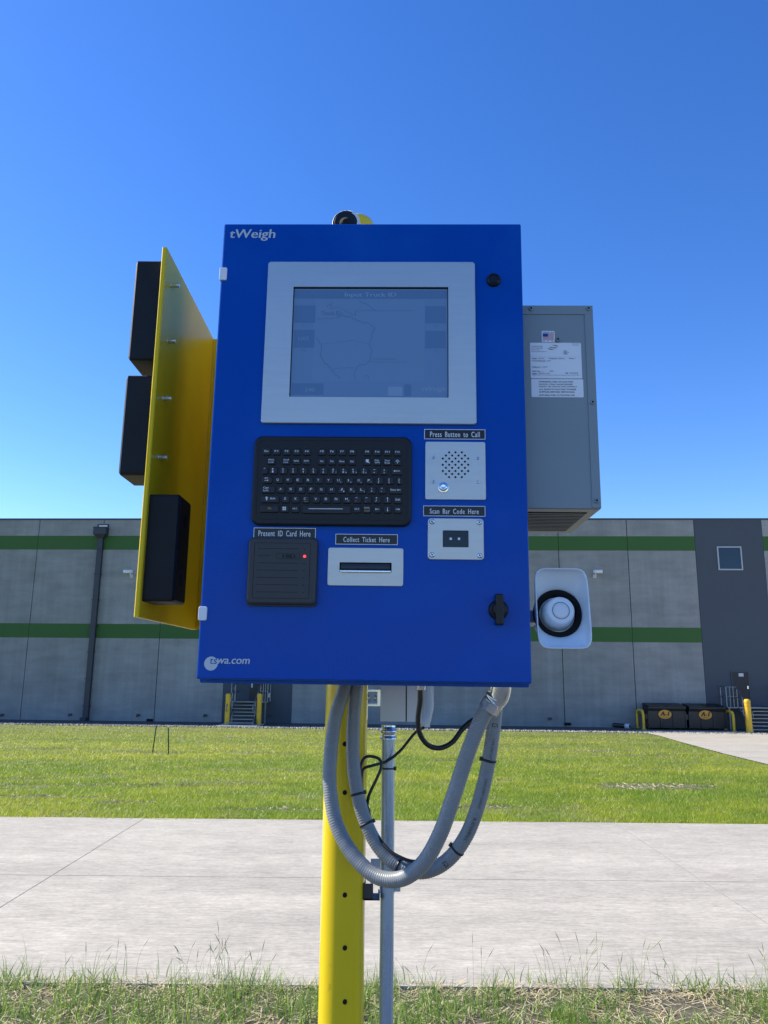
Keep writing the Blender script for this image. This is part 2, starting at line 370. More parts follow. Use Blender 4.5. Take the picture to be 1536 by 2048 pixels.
for a, b in zip(joints, joints[1:]):
    if (a, b) in bays:
        bay = MB(); BOX(bay, a + .002, b - .002, -0.3, 0.01, 0.0, HT); bay.build('painted_bay', 'bay', wh); runs.append([])
    else:
        BOX(wall, a + G, b - G, -0.3, 0.0, -0.3, HT)
        runs[-1].append((a, b))
for run in runs:
    for za, zb in ((g1a, g1b), (g2a, g2b)):
        st = MB()
        for a, b in run: BOX(st, a + G * .5, b - G * .5, 0.0, 0.006, za, zb)
        st.build('painted_stripe', 'green', wh)
BOX(wall, joints[0], joints[-1], -40, -0.3, -0.3, HT - 0.6)
wall.build('wall', 'wall', wh)
mb = MB(); BOX(mb, joints[0], joints[-1], -0.45, 0.03, HT, HT + 0.1); mb.build('coping', 'coping', wh)
# window in the right bay
wu0, wz1 = fp(1433, 1093); wu1, wz0 = fp(1486, 1140.5)
mb = MB(UVW); framep(mb, rrect(wu0, wu1, wz0, wz1, .01, 1), rrect(wu0 + .07, wu1 - .07, wz0 + .07, wz1 - .07, .01, 1), 0.0, 0.05)
wf = mb.build('window', 'winframe', wh)
mb = MB(); BOX(mb, wu0 + .06, wu1 - .06, 0.011, 0.025, wz0 + .06, wz1 - .06); mb.build('pane', 'glass', wf)
def wdoor(xa, xb, z0, z1, sign):
    mb = MB(); BOX(mb, xa, xb, 0.01, 0.04, z0, z1); d = mb.build('door', 'door', wh)
    mb = MB(UVW); framep(mb, rrect(xa - .06, xb + .06, z0 - .02, z1 + .06, .005, 1), rrect(xa, xb, z0 - .02 + .02, z1, .005, 1), 0.01, 0.06); mb.build('door_frame', 'bay', d)
    mb = MB(); BOX(mb, sign[0], sign[1], 0.04, 0.046, sign[2], sign[3]); mb.build('door_sign', 'light_grey', d)
    mb = MB(); BOX(mb, xb - .12, xb - .05, 0.04, 0.1, z0 + .95, z0 + 1.1); mb.build('handle', 'steel', d)
LAND = 1.2
xa = fp(499.5, 1385)[0]; xb = fp(530, 1385)[0]
s0 = fp(502.5, 1375); s1 = fp(506, 1367); wdoor(xa, xb, LAND, LAND + 2.13, (s0[0], s1[0], s0[1], s1[1]))
xa2 = fp(1466, 1380)[0]; xb2 = fp(1498, 1380)[0]; dz1 = fp(1480, 1344.5)[1]
s0 = fp(1477, 1353); s1 = fp(1486, 1346.5); wdoor(xa2, xb2, LAND, dz1, (s0[0], s1[0], s0[1], s1[1]))
# little wall lamps over the doors bay (dark box seen under the bay at the upper edge), hose bibs and vents along the foot
for (px, py) in ((5, 1429.5), (141, 1429), (277, 1430), (411, 1430.5), (540, 1431), (1100, 1437)):
    x, z = fp(px, py); mb = MB(); BOX(mb, x - .09, x + .09, 0, .09, z - .06, z + .06); BOX(mb, x - .12, x - .03, 0, .06, z - .1, z - .06); mb.build('wall_anchor', 'coping', wh)
for (px, py) in ((300, 1440.5), (1135, 1448)):
    x, z = fp(px, py); mb = MB(); BOX(mb, x - .17, x + .17, 0, .1, z - .07, z + .08); BOX(mb, x - .13, x + .13, .1, .14, z - .04, z + .05); mb.build('foot_vent', 'hole', wh)
x, z = fp(539, 1390.5); mb = MB(); BOX(mb, x - .05, x + .05, .01, .09, z - .12, z + .12); BOX(mb, x - .09, x - .05, .01, .06, z - .05, z + .05); mb.build('junction_box', 'light_grey', wh)
# downspout with scupper head
x, zt = fp(205.5, 1060); ds = thing('downspout', 'dark downspout with tapered collector head running down the warehouse wall', 'downspout', bw(x, 0, 0), (0, 0, -BYAW))
zh1, zh0, zh2 = fp(205, 1057.5)[1], fp(205, 1070)[1], fp(205, 1078)[1]
mb = MB(); mb.loft([[(-.16, -.02, zh2), (.16, -.02, zh2), (.16, -.3, zh2), (-.16, -.3, zh2)], [(-.38, -.02, zh0), (.38, -.02, zh0), (.38, -.45, zh0), (-.38, -.45, zh0)],
         [(-.38, -.02, zh1), (.38, -.02, zh1), (.38, -.45, zh1), (-.38, -.45, zh1)]]); BOX(mb, -.41, .41, .02, .48, zh1, zh1 + .04); mb.build('collector_head', 'spout', ds)
mb = MB(); BOX(mb, -.15, .15, .03, .26, 0.12, zh2)
for k in range(7): BOX(mb, -.19, .19, .02, .3, .8 + k * 1.5, .86 + k * 1.5)
mb.box(-.17, .17, -.55, -.03, 0.02, .2); mb.build('pipe', 'spout', ds)
zs1, zs0 = fp(207, 1050.5)[1], fp(207, 1057)[1]
mb = MB(UVW); framep(mb, rrect(-.32, .36, zs0 - .05, zs1 + .06, .005, 1), rrect(-.24, .28, zs0, zs1, .005, 1), 0.0, 0.05); mb.build('scupper_frame', 'spout', ds)
mb = MB(); BOX(mb, -.24, .28, .002, .02, zs0, zs1); mb.build('scupper_sky_plate', 'ink', ds)  # white plate standing in for bright sky through the scupper opening
# cameras on the wall
def wall_camera(px, py, lab, side):
    x, z = fp(px, py); t = thing('security_camera', lab, 'camera', bw(x, 0, z), (0, 0, -BYAW), 'small cameras on the warehouse wall')
    mb = MB(); BOX(mb, -.09, .09, 0, .06, -.32, -.12); mb.cyl((0, -.06, -.22), (0, -.25, -.2), .04, 10); mb.cyl((0, -.24, -.2), (0, -.24, 0), .035, 10); mb.build('bracket', 'light_grey', t)
    mb = MB(); mb.tube([(-side * .1, -.2, .03), (-side * .09, -.2, .03), (side * .33, -.42, .0), (side * .36, -.43, 0)], [.06, .1, .1, .08], 12); mb.build('camera_body', 'ink', t)
wall_camera(264, 1145, 'small pale camera on the wall between downspout and yellow bumper plate', -1)
wall_camera(1189, 1145, 'small white camera on the wall just beside the horn loudspeaker', 1)
# foot strip of stones and door pads
mb = MB(); rows = []
for k in range(241):
    x = -60 + k * .5; rows.append((bw(x, 0.0, .004), bw(x, 3.45 + .2 * math.sin(k * 1.7) + .2 * math.sin(k * .61), .004)))
mb.add([p for r_ in rows for p in r_], [(2 * k, 2 * k + 1, 2 * k + 3, 2 * k + 2) for k in range(240)]); structure(mb.build('gravel_strip', 'gravel'))

def stairs(name, lab, x0, x1, l0, l1, n, pad, land=0.95, run=0.26):
    """open steel stairs down from a landing; x along the front, out from the wall"""
    t = thing(name, lab, 'stairs', bw((x0 + x1) / 2, 0, 0), (0, 0, -BYAW), 'steel stairs up to the warehouse doors')
    c = (x0 + x1) / 2; x0 -= c; x1 -= c; l0 -= c; l1 -= c
    mb = MB(); BOX(mb, l0, l1, 0.02, land, LAND - .06, LAND); BOX(mb, l0 + .05, l0 + .13, land - .1, land - .02, 0, LAND - .06); BOX(mb, l1 - .13, l1 - .05, land - .1, land - .02, 0, LAND - .06); mb.build('landing', 'stair', t)
    rise = LAND / (n + 1)
    for k in range(n):
        z = LAND - rise * (k + 1); o = land + run * k
        mb = MB(); BOX(mb, x0 + .05, x1 - .05, o, o + run + .03, z - .045, z); mb.build('tread', 'stair', t)
    L_ = land + run * n + .05
    for x in (x0, x1 - .05):
        mb = MB(); mb.add([(x, -land, LAND), (x, -land, LAND - .28), (x, -L_, 0.0), (x, -L_, .2), (x + .05, -land, LAND), (x + .05, -land, LAND - .28), (x + .05, -L_, 0.0), (x + .05, -L_, .2)],
               [(0, 1, 2, 3), (7, 6, 5, 4), (0, 4, 5, 1), (1, 5, 6, 2), (2, 6, 7, 3), (3, 7, 4, 0)]); mb.build('stringer', 'stair', t)
    for x in (x0 + .02, x1 - .02):
        mb = MB(); r_ = .03
        def zr(o): return LAND + .95 - max(0, o - land) / (L_ - land) * (LAND - .1)
        mb.tube([(x, -.1, zr(0)), (x, -land, zr(0)), (x, -L_ + .1, zr(L_ - .1)), (x, -L_ - .12, zr(L_)), (x, -L_ - .12, zr(L_) - .3), (x, -L_ + .1, zr(L_) - .3)], r_, 8)
        mb.tube([(x, -.1, zr(0) - .45), (x, -land, zr(0) - .45), (x, -L_ + .1, zr(L_ - .1) - .45)], r_ * .8, 8)
        for o in (land - .1, land + .55, land + 1.15): mb.cyl((x, -o, zr(o)), (x, -o, zr(o) - 1.0), r_ * .9, 8)
        mb.build('handrail', 'stair', t)
    for xs_ in ((l0, ), (l1, )):
        x = xs_[0]; mb = MB()
        for o in (.08, land - .08): mb.cyl((x, -o, LAND - .05), (x, -o, LAND + 1.05), .028, 8)
        for h in (.55, 1.05): mb.cyl((x, -.06, LAND + h), (x, -land + .06, LAND + h), .026, 8)
        for xe in ((x0, l0) if x == l0 else (x1, l1)):
            pass
        a, b = (l0, x0) if x == l0 else (x1, l1)
        if b - a > .2:
            for h in (.55, 1.05): mb.cyl((a, -land + .06, LAND + h), (b, -land + .06, LAND + h), .026, 8)
            for q in (.33, .66): mb.cyl((a + (b - a) * q, -land + .06, LAND - .05), (a + (b - a) * q, -land + .06, LAND + 1.05), .024, 8)
        mb.build('guard_rail', 'stair', t)
    if pad:
        mb = MB(); mb.T = None
        q = [bw(c + x0 - .35, 1.5, 0), bw(c + x1 + .35, 1.5, 0), bw(c + x1 + .35, L_ + .75, 0), bw(c + x0 - .35, L_ + .75, 0)]
        mb.loft([[p + Vector((0, 0, -.05)) for p in q], [p + Vector((0, 0, .05)) for p in q]]); structure(mb.build('stair_pad', 'pad'))
    return t
sx0 = fp(470, 1408, .95)[0]; sx1 = fp(516, 1408, .95)[0]
stairs('steel_stairs', 'grey steel stairs between two yellow bollards under the kiosk corner', sx0 - .05, sx1 + .12, sx0 - .25, sx1 + .5, 6, True)
q0 = fp(1477, 1419, .95)[0]
stairs('steel_stairs', 'grey steel stairs behind a single yellow bollard beside the dumpsters', q0, q0 + 2.1, fp(1456, 1419, .95)[0], q0 + 2.2, 6, False)

def bollard(px, py, ptop, wpx, lab):
    b = on_lawn(px, py); d = b.y; top = at(px, ptop, d).z - b.z; r_ = wpx / 2 / F * d
    t = thing('bollard', lab, 'bollard', b, group='yellow bollards in front of the stairs')
    mb = MB(); mb.tube([(0, 0, -.1), (0, 0, top * .86)], r_ * .96, 20); mb.tube([(0, 0, top * .885), (0, 0, top - r_ * .75)], r_, 20); mb.tube([(0, 0, top * .86), (0, 0, top * .885)], r_ * .9, 20)
    mb.build('sleeve', 'bollard', t)
    mb = MB(); mb.tube([(0, 0, top - r_ * .75), (0, 0, top - r_ * .45), (0, 0, top - r_ * .2), (0, 0, top - r_ * .05), (0, 0, top)], [r_, r_ * .95, r_ * .78, r_ * .5, r_ * .1], 20); mb.build('domed_cap', 'bollard', t)
    mb = MB(); mb.tube([(0, 0, top * .78), (0, 0, top * .8)], r_ * .975, 20); mb.build('band', 'orange', t)
bollard(453.5, 1451, 1386.5, 10, 'yellow bollard at the foot of the stairs, below the kiosk web address')
bollard(517, 1451, 1386.5, 10, 'yellow bollard at the foot of the stairs, nearer the kiosk post')
bollard(1499.5, 1466, 1398, 12.5, 'stout yellow bollard standing on the driveway beside the dumpsters')

def guard(px1, px2, pyb, ptop, lab):
    b1 = on_lawn(px2, pyb); d = b1.y
    t = thing('hoop_guard', lab, 'guard rail', b1, group='yellow hoop guards by the dumpsters')
    h = at(px2, ptop, d).z - b1.z
    back = at(px1, pyb, d + 1.1); vec = Vector((back.x - b1.x, back.y - b1.y, 0))
    pts = [Vector((0, 0, -.1)), Vector((0, 0, h - .3)), vec * .05 + Vector((0, 0, h - .1)), vec * .2 + Vector((0, 0, h)), vec * .8 + Vector((0, 0, h)), vec * .95 + Vector((0, 0, h - .1)), vec + Vector((0, 0, h - .3)), vec + Vector((0, 0, -.1))]
    mb = MB(); mb.tube(spline(pts, 5), .07, 14); o = mb.build('hoop', 'bollard', t)
    for q in (Vector((0, 0, 0)), vec): mb = MB(); mb.cyl(q + Vector((0, 0, -.02)), q + Vector((0, 0, .03)), .12, 14); mb.build('base_plate', 'bollard', t)
guard(1276, 1288, 1459, 1421.5, 'yellow hoop guard beside the dumpster next to the drain pipe')
guard(1452, 1469, 1463, 1424, 'yellow hoop guard between the dumpsters and the stairs')

def dumpster(pxa, pxb, pyb, ptop, lab):
    a = on_lawn(pxa, pyb); b = on_lawn(pxb, pyb); c = (a + b) / 2; W = (b - a).length; H = at(pxa, ptop, c.y).z - c.z; D = 1.05
    t = thing('dumpster', lab, 'dumpster', c, (0, 0, -BYAW), 'dumpsters beside the warehouse stairs')
    w = W / 2
    mb = MB(); mb.loft([[(-w, 0, .1), (w, 0, .1), (w, D, .1), (-w, D, .1)], [(-w, -.02, H * .82), (w, -.02, H * .82), (w, D, H * .82), (-w, D, H * .82)], [(-w, -.1, H - .03), (w, -.1, H - .03), (w, D, H + .1), (-w, D, H + .1)]])
    for x in (-w, -w * .34, w * .34, w): mb.box(x - .03, x + .03, -.05, .0, .1, H * .8)
    mb.build('body', 'dumpster', t)
    mb = MB(); mb.box(-w - .02, w + .02, -.13, -.02, H - .06, H); mb.build('rim', 'dumpster', t)
    for s in (-1, 1):
        mb = MB(); xa_, xb_ = (-w, -.02) if s < 0 else (.02, w)
        mb.loft([[(xa_, -.16, H + .005), (xb_, -.16, H + .005), (xb_, D, H + .13), (xa_, D, H + .13)], [(xa_, -.16, H + .05), (xb_, -.16, H + .05), (xb_, D, H + .18), (xa_, D, H + .18)]]); 
        for k in range(3): mb.box(xa_ + (xb_ - xa_) * (.2 + .3 * k), xa_ + (xb_ - xa_) * (.26 + .3 * k), -.18, -.161, H, H + .045)
        mb.build('lid', 'black_plastic', t)
    for s in (-1, 1):
        mb = MB(); x = s * (w + .07); mb.box(x - .06, x + .06, .15, .95, H * .5, H * .5 + .18); mb.box(x - .07, x + .07, .02, .15, H * .46, H * .5 + .22); mb.build('fork_pocket', 'dumpster', t)
    for (x, y) in ((-w + .15, .12), (w - .15, .12), (-w + .15, D - .12), (w - .15, D - .12)):
        mb = MB(); mb.cyl((x - .03, y, .06), (x + .03, y, .06), .07, 12); mb.build('caster', 'hole', t)
    mb = MB(UVW); cv = H * .68; ce = -w * .12
    slabp(mb, [(ce + p[0] * .36, cv + p[1] * .245) for p in circ(0, 0, 1, 32)], .052, .056); e = mb.build('logo_plate', 'orange', t)
    mb = MB(UVW); text(mb, 'A-1', ce - .25, ce + .25, cv - .08, cv + .15, .0575, shear=.25, bold=.04); text(mb, 'DISPOSAL', ce - .16, ce + .16, cv - .17, cv - .12, .0575)
    framep(mb, [(ce + p[0] * .36, cv + p[1] * .245) for p in circ(0, 0, 1, 32)], [(ce + p[0] * .345, cv + p[1] * .23) for p in circ(0, 0, 1, 32)], .0565, .0575); mb.build('logo_lettering', 'ink_black', e)
dumpster(1301, 1370, 1459.5, 1414, 'black dumpster with orange oval logo, beside the drain pipe and a yellow hoop')
dumpster(1383, 1450, 1460.5, 1415, 'black dumpster with orange oval logo, next to the stairs')

p = on_lawn(1256, 1457); t = thing('drain_pipe', 'short corrugated drain pipe with pale flared end lying at the lawn edge', 'drain pipe', p)
a, b = Vector((0, 0, .12)), Vector((-.6, .6, .14)); pts = [a.lerp(b, k / 40) for k in range(41)]
mb = MB(); mb.tube(pts, [.1 + .014 * (k % 2) for k in range(41)], 16, cap=False); mb.build('pipe', 'cable', t)
mb = MB(); d = (b - a).normalized(); mb.tube([a - d * .12, a - d * .115, a + d * .14, a + d * .145], [.1, .135, .135, .1], 20, cap=False); mb.build('flared_end', 'light_grey', t)
mb = MB(); mb.cyl(a - d * .06, a - d * .05, .11, 20); mb.build('opening', 'hole', t)
for (px0, py0, px1, py1, lab) in ((304.5, 1506, 313, 1451, 'thin green stake leaning in the lawn, taller of the pair'), (337.5, 1508, 336.5, 1455, 'thin upright green stake in the lawn, shorter of the pair')):
    b = on_lawn(px0, py0); tp = at(px1, py1, b.y) - b
    t = thing('stake', lab, 'stake', b, group='green stakes in the lawn')
    mb = MB(); mb.tube([(0, 0, -.1), tp * .62], .016, 8); mb.build('shaft', 'stake_dark', t)
    mb = MB(); mb.tube([tp * .62, tp], .018, 8); mb.build('painted_top', 'stake', t)

# ------------------------------------------------------------------ kiosk cabinet
KL = Vector((-0.03495, 1.42816, 1.73158)); KR = (R(0.1658), R(0.2643), R(-1.3946)); CABW, CABH = 0.61, 0.918
kiosk = thing('kiosk', 'blue weighing kiosk cabinet with screen, keyboard and card reader on a yellow post', 'kiosk', KL, KR)
from mathutils import Euler
KM = Matrix.Translation(KL) @ Euler(KR).to_matrix().to_4x4(); KI = KM.inverted(); KN = KM.to_3x3() @ Vector((0, -1, 0))
def cp(px, py, w=0.0):
    q = KI @ hit(px, py, KM @ Vector((0, -w, 0)), KN); return q.x, q.z
def cl(p): return KI @ Vector(p)
def zoomer(x0, y0, s): return lambda zx, zy, w=0.0: cp(x0 + zx / s, y0 + zy / s, w)
def rectpx(a, b, w=0.0):                      # two opposite corners (upper left, lower right) -> u0,u1,v0,v1
    p, q = cp(*a, w), cp(*b, w); return p[0], q[0], q[1], p[1]
def quadpx(tl, tr, br, bl, w=0.0):
    a, b, c, d = cp(*tl, w), cp(*tr, w), cp(*br, w), cp(*bl, w)
    return (a[0] + d[0]) / 2, (b[0] + c[0]) / 2, (c[1] + d[1]) / 2, (a[1] + b[1]) / 2
W = CABW / 2
BD = 0.30
mb = MB(UVW); slabp(mb, rrect(-W + .002, W - .002, -0.007, CABH - .004, .002, 1), -BD, -0.021)
body = mb.build('cabinet_body', 'blue', kiosk)
mb = MB(UVW); slabp(mb, rrect(-W, W, 0, CABH, .003, 3), -0.018, 0.0, .003); door = mb.build('door', 'blue', kiosk)
mb = MB(UVW); slabp(mb, rrect(-W + .006, W - .006, .004, CABH - .008, .002, 1), -.021, -.018); mb.build('door_gasket', 'hole', door)
def letters(name, m, parent, items):
    mb = MB(UVW)
    for it in items: text(mb, *it[:6], **(it[6] if len(it) > 6 else {}))
    return mb.build(name, m, parent)
Z = zoomer(420, 400, 4.042)
a, b = Z(162, 238), Z(527, 330)
letters('lettering', 'decal', door, [('tWeigh', a[0], b[0], b[1], a[1], .0004, dict(shear=.1, bold=.012))])
Z = zoomer(380, 1260, 4.518)
c = Z(190, 303); mb = MB(UVW); slabp(mb, circ(c[0], c[1], 60.5 / 4.518 / F * 1.44, 40), 0, .0003); mb.build('round_emblem', 'decal', door)
a, b = Z(182, 256), Z(243, 307); letters('lettering', 'blue', door, [('ts', a[0], b[0], b[1], a[1], .0006, dict(shear=.12))])
a, b = Z(244, 257), Z(541, 308); letters('lettering', 'decal', door, [('wa.com', a[0], b[0], b[1], a[1], .0006, dict(shear=.16, bold=.012))])
for tl, br in (((440, 536), (453.5, 561)), ((398, 1213), (413.5, 1241))):
    u0, u1, v0, v1 = rectpx(tl, br); mb = MB(UVW); slabp(mb, rrect(max(u0, -W - .0035), u1, v0, v1, .003), -.03, .003, .001); mb.build('hinge_tab', 'sticker', door)

# screen
u0, u1, v0, v1 = quadpx((537, 526), (950, 526), (952, 850), (523, 848)); iu0, iu1, iv0, iv1 = quadpx((587, 576), (896, 577), (897, 797), (580, 796))
mb = MB(UVW); framep(mb, rrect(u0, u1, v0, v1, .006), rrect(iu0, iu1, iv0, iv1, .001), 0, .006, .0012); mon = mb.build('monitor', 'alu', kiosk)
mb = MB(UVW); framep(mb, rrect(iu0 - .001, iu1 + .001, iv0 - .001, iv1 + .001, .001), rrect(iu0 + .0015, iu1 - .0015, iv0 + .0015, iv1 - .0025, .001), 0, .0022); mb.build('screen_seal', 'hole', mon)
mb = MB(UVW); slabp(mb, rrect(iu0, iu1, iv0, iv1, .001), 0, .0015); scr = mb.build('screen', 'screen', mon)
S = lambda x, y: (lambda p: p)(zoomer(570, 560, 4.389)(x, y, .002))
dk = MB(UVW); lt = MB(UVW)
def sbox(mb, x0, y0, x1, y1, w=.0016):
    a, b = S(x0, y0), S(x1, y1); mb.add([(a[0], b[1], w), (b[0], b[1], w), (b[0], a[1], w), (a[0], a[1], w)], [(0, 1, 2, 3)])
def stext(mb, s, x0, y0, x1, y1, **k):
    a, b = S(x0, y0), S(x1, y1); text(mb, s, a[0], b[0], b[1], a[1], .0019, **k)
def sline(mb, pts, wd=.0005):
    q = [S(*p) for p in pts]
    for (ax, ay), (bx_, by_) in zip(q, q[1:]):
        d = Vector((bx_ - ax, by_ - ay)); L_ = d.length or 1; n_ = Vector((-d.y, d.x)) / L_ * wd
        mb.add([(ax + n_.x, ay + n_.y, .00175), (bx_ + n_.x, by_ + n_.y, .00175), (bx_ - n_.x, by_ - n_.y, .00175), (ax - n_.x, ay - n_.y, .00175)], [(0, 1, 2, 3)])
sbox(dk, 84, 88, 1428, 165); sbox(dk, 84, 222, 264, 376); sbox(dk, 80, 436, 256, 594); sbox(dk, 1230, 228, 1412, 380); sbox(dk, 1230, 445, 1412, 600); sbox(dk, 60, 905, 336, 1008); sbox(dk, 1046, 915, 1108, 1018)
sbox(lt, 905, 935, 1030, 1016)
mpl = MB(UVW)
a_, b_ = S(262, 168), S(1222, 892); mpl.add([(a_[0], b_[1], .00155), (b_[0], b_[1], .00155), (b_[0], a_[1], .00155), (a_[0], a_[1], .00155)], [(0, 1, 2, 3)])
stext(lt, 'Input Truck ID', 524, 110, 978, 158, bold=.02); stext(lt, '240', 172, 945, 258, 980); stext(lt, 'LIST', 118, 500, 210, 528); stext(lt, 'tWeigh', 1198, 935, 1412, 990, bold=.02, shear=.15)
stext(dk, 'Truck ID:', 322, 272, 500, 310, bold=.01); stext(dk, 'Ticket Summary', 768, 684, 972, 704); sbox(dk, 612, 268, 620, 315, .0018); sline(dk, [(620, 268), (1130, 268)]); sline(dk, [(768, 720), (1080, 720)])
for s, x, y in (('F1', 152, 390), ('F2', 142, 606), ('F6', 1308, 395), ('F7', 1308, 612)): stext(dk, s, x, y, x + 34, y + 18)
def wig(pts, amp=5, seed=1):
    rr = random.Random(seed); out = []
    for a, b in zip(pts, pts[1:]):
        for k in range(5): out.append((a[0] + (b[0] - a[0]) * k / 5 + rr.uniform(-amp, amp), a[1] + (b[1] - a[1]) * k / 5 + rr.uniform(-amp, amp)))
    return out + [pts[-1]]
sline(dk, wig([(275, 510), (300, 545), (325, 575), (312, 660), (340, 720), (400, 770), (440, 830), (480, 868)], 6, 2), .0008)
sline(dk, wig([(620, 880), (610, 800), (640, 755), (700, 735), (745, 715), (750, 650), (760, 625), (742, 560), (760, 500), (775, 440), (790, 420), (740, 385), (640, 360), (590, 330), (500, 310), (440, 340), (280, 340)], 7, 3), .0007)
sline(dk, wig([(370, 240), (415, 190), (400, 250), (470, 240), (560, 285), (600, 310)], 7, 4)); sline(dk, wig([(650, 180), (720, 215), (800, 268)], 4, 5), .0008); sline(dk, wig([(330, 560), (460, 545), (600, 530), (720, 560)], 3, 6), .0004)
sline(dk, wig([(420, 780), (520, 770), (610, 770)], 5, 8), .0005); sline(dk, wig([(690, 870), (715, 835), (735, 850), (730, 880)], 4, 9), .0005)
mpl.build('map_panel', 'lcd_mid', scr); dk.build('dark_graphics', 'lcd_dark', scr); lt.build('lettering', 'lcd_light', scr)

# engraved label plates
def label(tl, tr, br, bl, s, t0, t1, clip=None):
    u0, u1, v0, v1 = quadpx(tl, tr, br, bl); mb = MB(UVW); slabp(mb, rrect(u0, u1, v0, v1, .0004, 1), 0, .0012); pl = mb.build('label_plate', 'plate', kiosk)
    mb = MB(UVW); framep(mb, rrect(u0 - .0005, u1 + .0005, v0 - .0005, v1 + .0005, .0004, 1), rrect(u0 + .0006, u1 - .0006, v0 + .0006, v1 - .0006, .0004, 1), .0, .0015)
    a, b = cp(*t0), cp(*t1); text(mb, s, a[0], b[0], b[1], a[1], .0016, bold=.012, space=1.15, word=1.8); mb.build('lettering', 'ink', pl)
label((849, 859), (970, 860), (970, 879), (849, 878), 'Press Button to Call', (860, 863.5), (959.5, 875))
label((847, 1012), (970, 1013), (970, 1033.5), (847, 1031.5), 'Scan Bar Code Here', (859.5, 1017.5), (957.5, 1028.5))
label((672, 1068), (795, 1070), (795, 1090), (671, 1088), 'Collect Ticket Here', (687, 1074), (779.5, 1085))
label((509, 1056), (631, 1057), (631, 1080), (507, 1080), 'Present ID Card Here', (517.5, 1061), (621, 1073.5))

# keyboard
K4 = zoomer(490, 860, 4.389)
u0, u1, v0, v1 = quadpx((511, 874), (823, 877), (823, 1054), (503, 1051))
mb = MB(UVW); slabp(mb, rrect(u0, u1, v0, v1, .016), 0, .010, .003); kb = mb.build('keyboard', 'black_plastic', kiosk)
mb = MB(UVW); framep(mb, rrect(u0 + .0085, u1 - .0085, v0 + .0105, v1 - .0075, .01), rrect(u0 + .0095, u1 - .0095, v0 + .0115, v1 - .0085, .01), .0098, .0108); mb.build('rim_ridge', 'black_plastic', kb)
keys = MB(UVW); ink = MB(UVW); inky = MB(UVW); KW = .0135
def kz(x, y): return K4(x, y + (x - 160) * .007, KW)
def key(x0, x1, y0, y1):
    a, b = kz(x0, y0), kz(x1, y1); p = rrect(a[0], b[0], b[1], a[1], .0022, 3); keys.loft([at_w(p, .0098), at_w(shrink(p, .0004), .0122), at_w(shrink(p, .0016), KW)], False, True)
def leg(s, x0, x1, y0, y1, mbx=None, bold=.006):
    a, b = kz(x0, y0), kz(x1, y1); text(mbx or ink, s, a[0], b[0], b[1], a[1], KW + .0003, bold=bold)
def arrow(pts, wd=.00045):
    q = [kz(*p) for p in pts]
    for (ax, ay), (bx_, by_) in zip(q, q[1:]):
        d = Vector((bx_ - ax, by_ - ay)); n_ = Vector((-d.y, d.x)) / (d.length or 1) * wd
        ink.add([(ax + n_.x, ay + n_.y, KW + .0003), (bx_ + n_.x, by_ + n_.y, KW + .0003), (bx_ - n_.x, by_ - n_.y, KW + .0003), (ax - n_.x, ay - n_.y, KW + .0003)], [(0, 1, 2, 3)])
for s, c in zip(('Esc', 'F1', 'F2', 'F3', 'F4', 'F5', 'F6', 'F7', 'F8', 'F9', 'F10', 'F11', 'F12'), (190, 276, 366, 454, 543, 676, 765, 853, 941, 1073, 1161, 1250, 1338)):
    key(c - 34, c + 34, 156, 220); h = 8 + 3.5 * len(s); leg(s, c - h, c + h, 176, 192)
for s, c in zip(('Num\nLock', 'Scroll\nLock', 'PgUp', 'PgDn', 'Ins', 'Del', 'Home', 'End', '', 'PrtSc\nSysRq', 'Pause\nBreak', ''), (231, 362, 451, 540, 674, 763, 850, 939, 1073, 1161, 1250, 1338)):
    key(c - 34, c + 34, 240, 304)
    if s:
        two = '\n' in s; h = 22 if two or len(s) > 3 else 13; leg(s, c - h, c + h, 252 if two else 262, 288 if two else 278)
key_row = [(152, 200)] + [(c - 37, c + 33) for c in (250, 338, 427, 515, 604, 692, 781, 869, 958, 1046, 1135, 1224)] + [(1283, 1380)]
for (a, b) in key_row: key(a, b, 324, 388)
for s, c in zip('!@#$%^&*()', (243, 333, 421, 511, 600, 687, 775, 862, 949, 1040)): leg(s, c - 6, c + 6, 334, 350)
for s, c in zip('1234567890', (243, 333, 421, 511, 600, 687, 770, 862, 949, 1040)): leg(s, c - 6, c + 6, 355, 374)
for s, c in (('7', 799), ('8', 887), ('9', 975), ('*', 1063)): leg(s, c - 4, c + 4, 362, 374)
arrow([(165, 336), (178, 336)]); arrow([(1128, 340), (1142, 340)]); arrow([(1128, 366), (1140, 366)]); leg('+', 1215, 1229, 338, 352); leg('=', 1216, 1228, 364, 372)
arrow([(1305, 352), (1360, 352)]); arrow([(1318, 346), (1305, 352), (1318, 358)])
for k, c in enumerate([300, 388, 477, 565, 654, 742, 831, 920, 1008, 1097, 1185, 1274]): key(c - 50 + 14, c + 33, 406, 470)
key(150, 238, 406, 470); key(1326, 1382, 406, 470)
for s, c in zip('QWERTYUIOP', (286, 375, 464, 554, 643, 733, 819, 908, 998, 1087)): leg(s, c - (3 if s == 'I' else 10), c + (3 if s == 'I' else 10), 426, 446)
for s, c in (('4', 840), ('5', 929), ('6', 1018), ('-', 1106)): leg(s, c - 4, c + 4, 448, 450 if s == '-' else 459)
for s, c in (('{\n[', 1173), ('}\n]', 1263), ('|\n\\', 1353)): leg(s, c - 5, c + 5, 416, 460)
arrow([(172, 421), (205, 421)]); arrow([(182, 416), (172, 421), (182, 426)]); arrow([(172, 442), (205, 442)]); arrow([(195, 437), (205, 442), (195, 447)])
key(145, 262, 489, 555); key(1264, 1382, 489, 555); leg('Caps\nLock', 161, 207, 496, 538)
for s, c in zip('ASDFGHJKL', (312, 401, 490, 580, 669, 759, 846, 934, 1023)): key(c - 32, c + 38, 489, 555); leg(s, c - 10, c + 10, 507, 527)
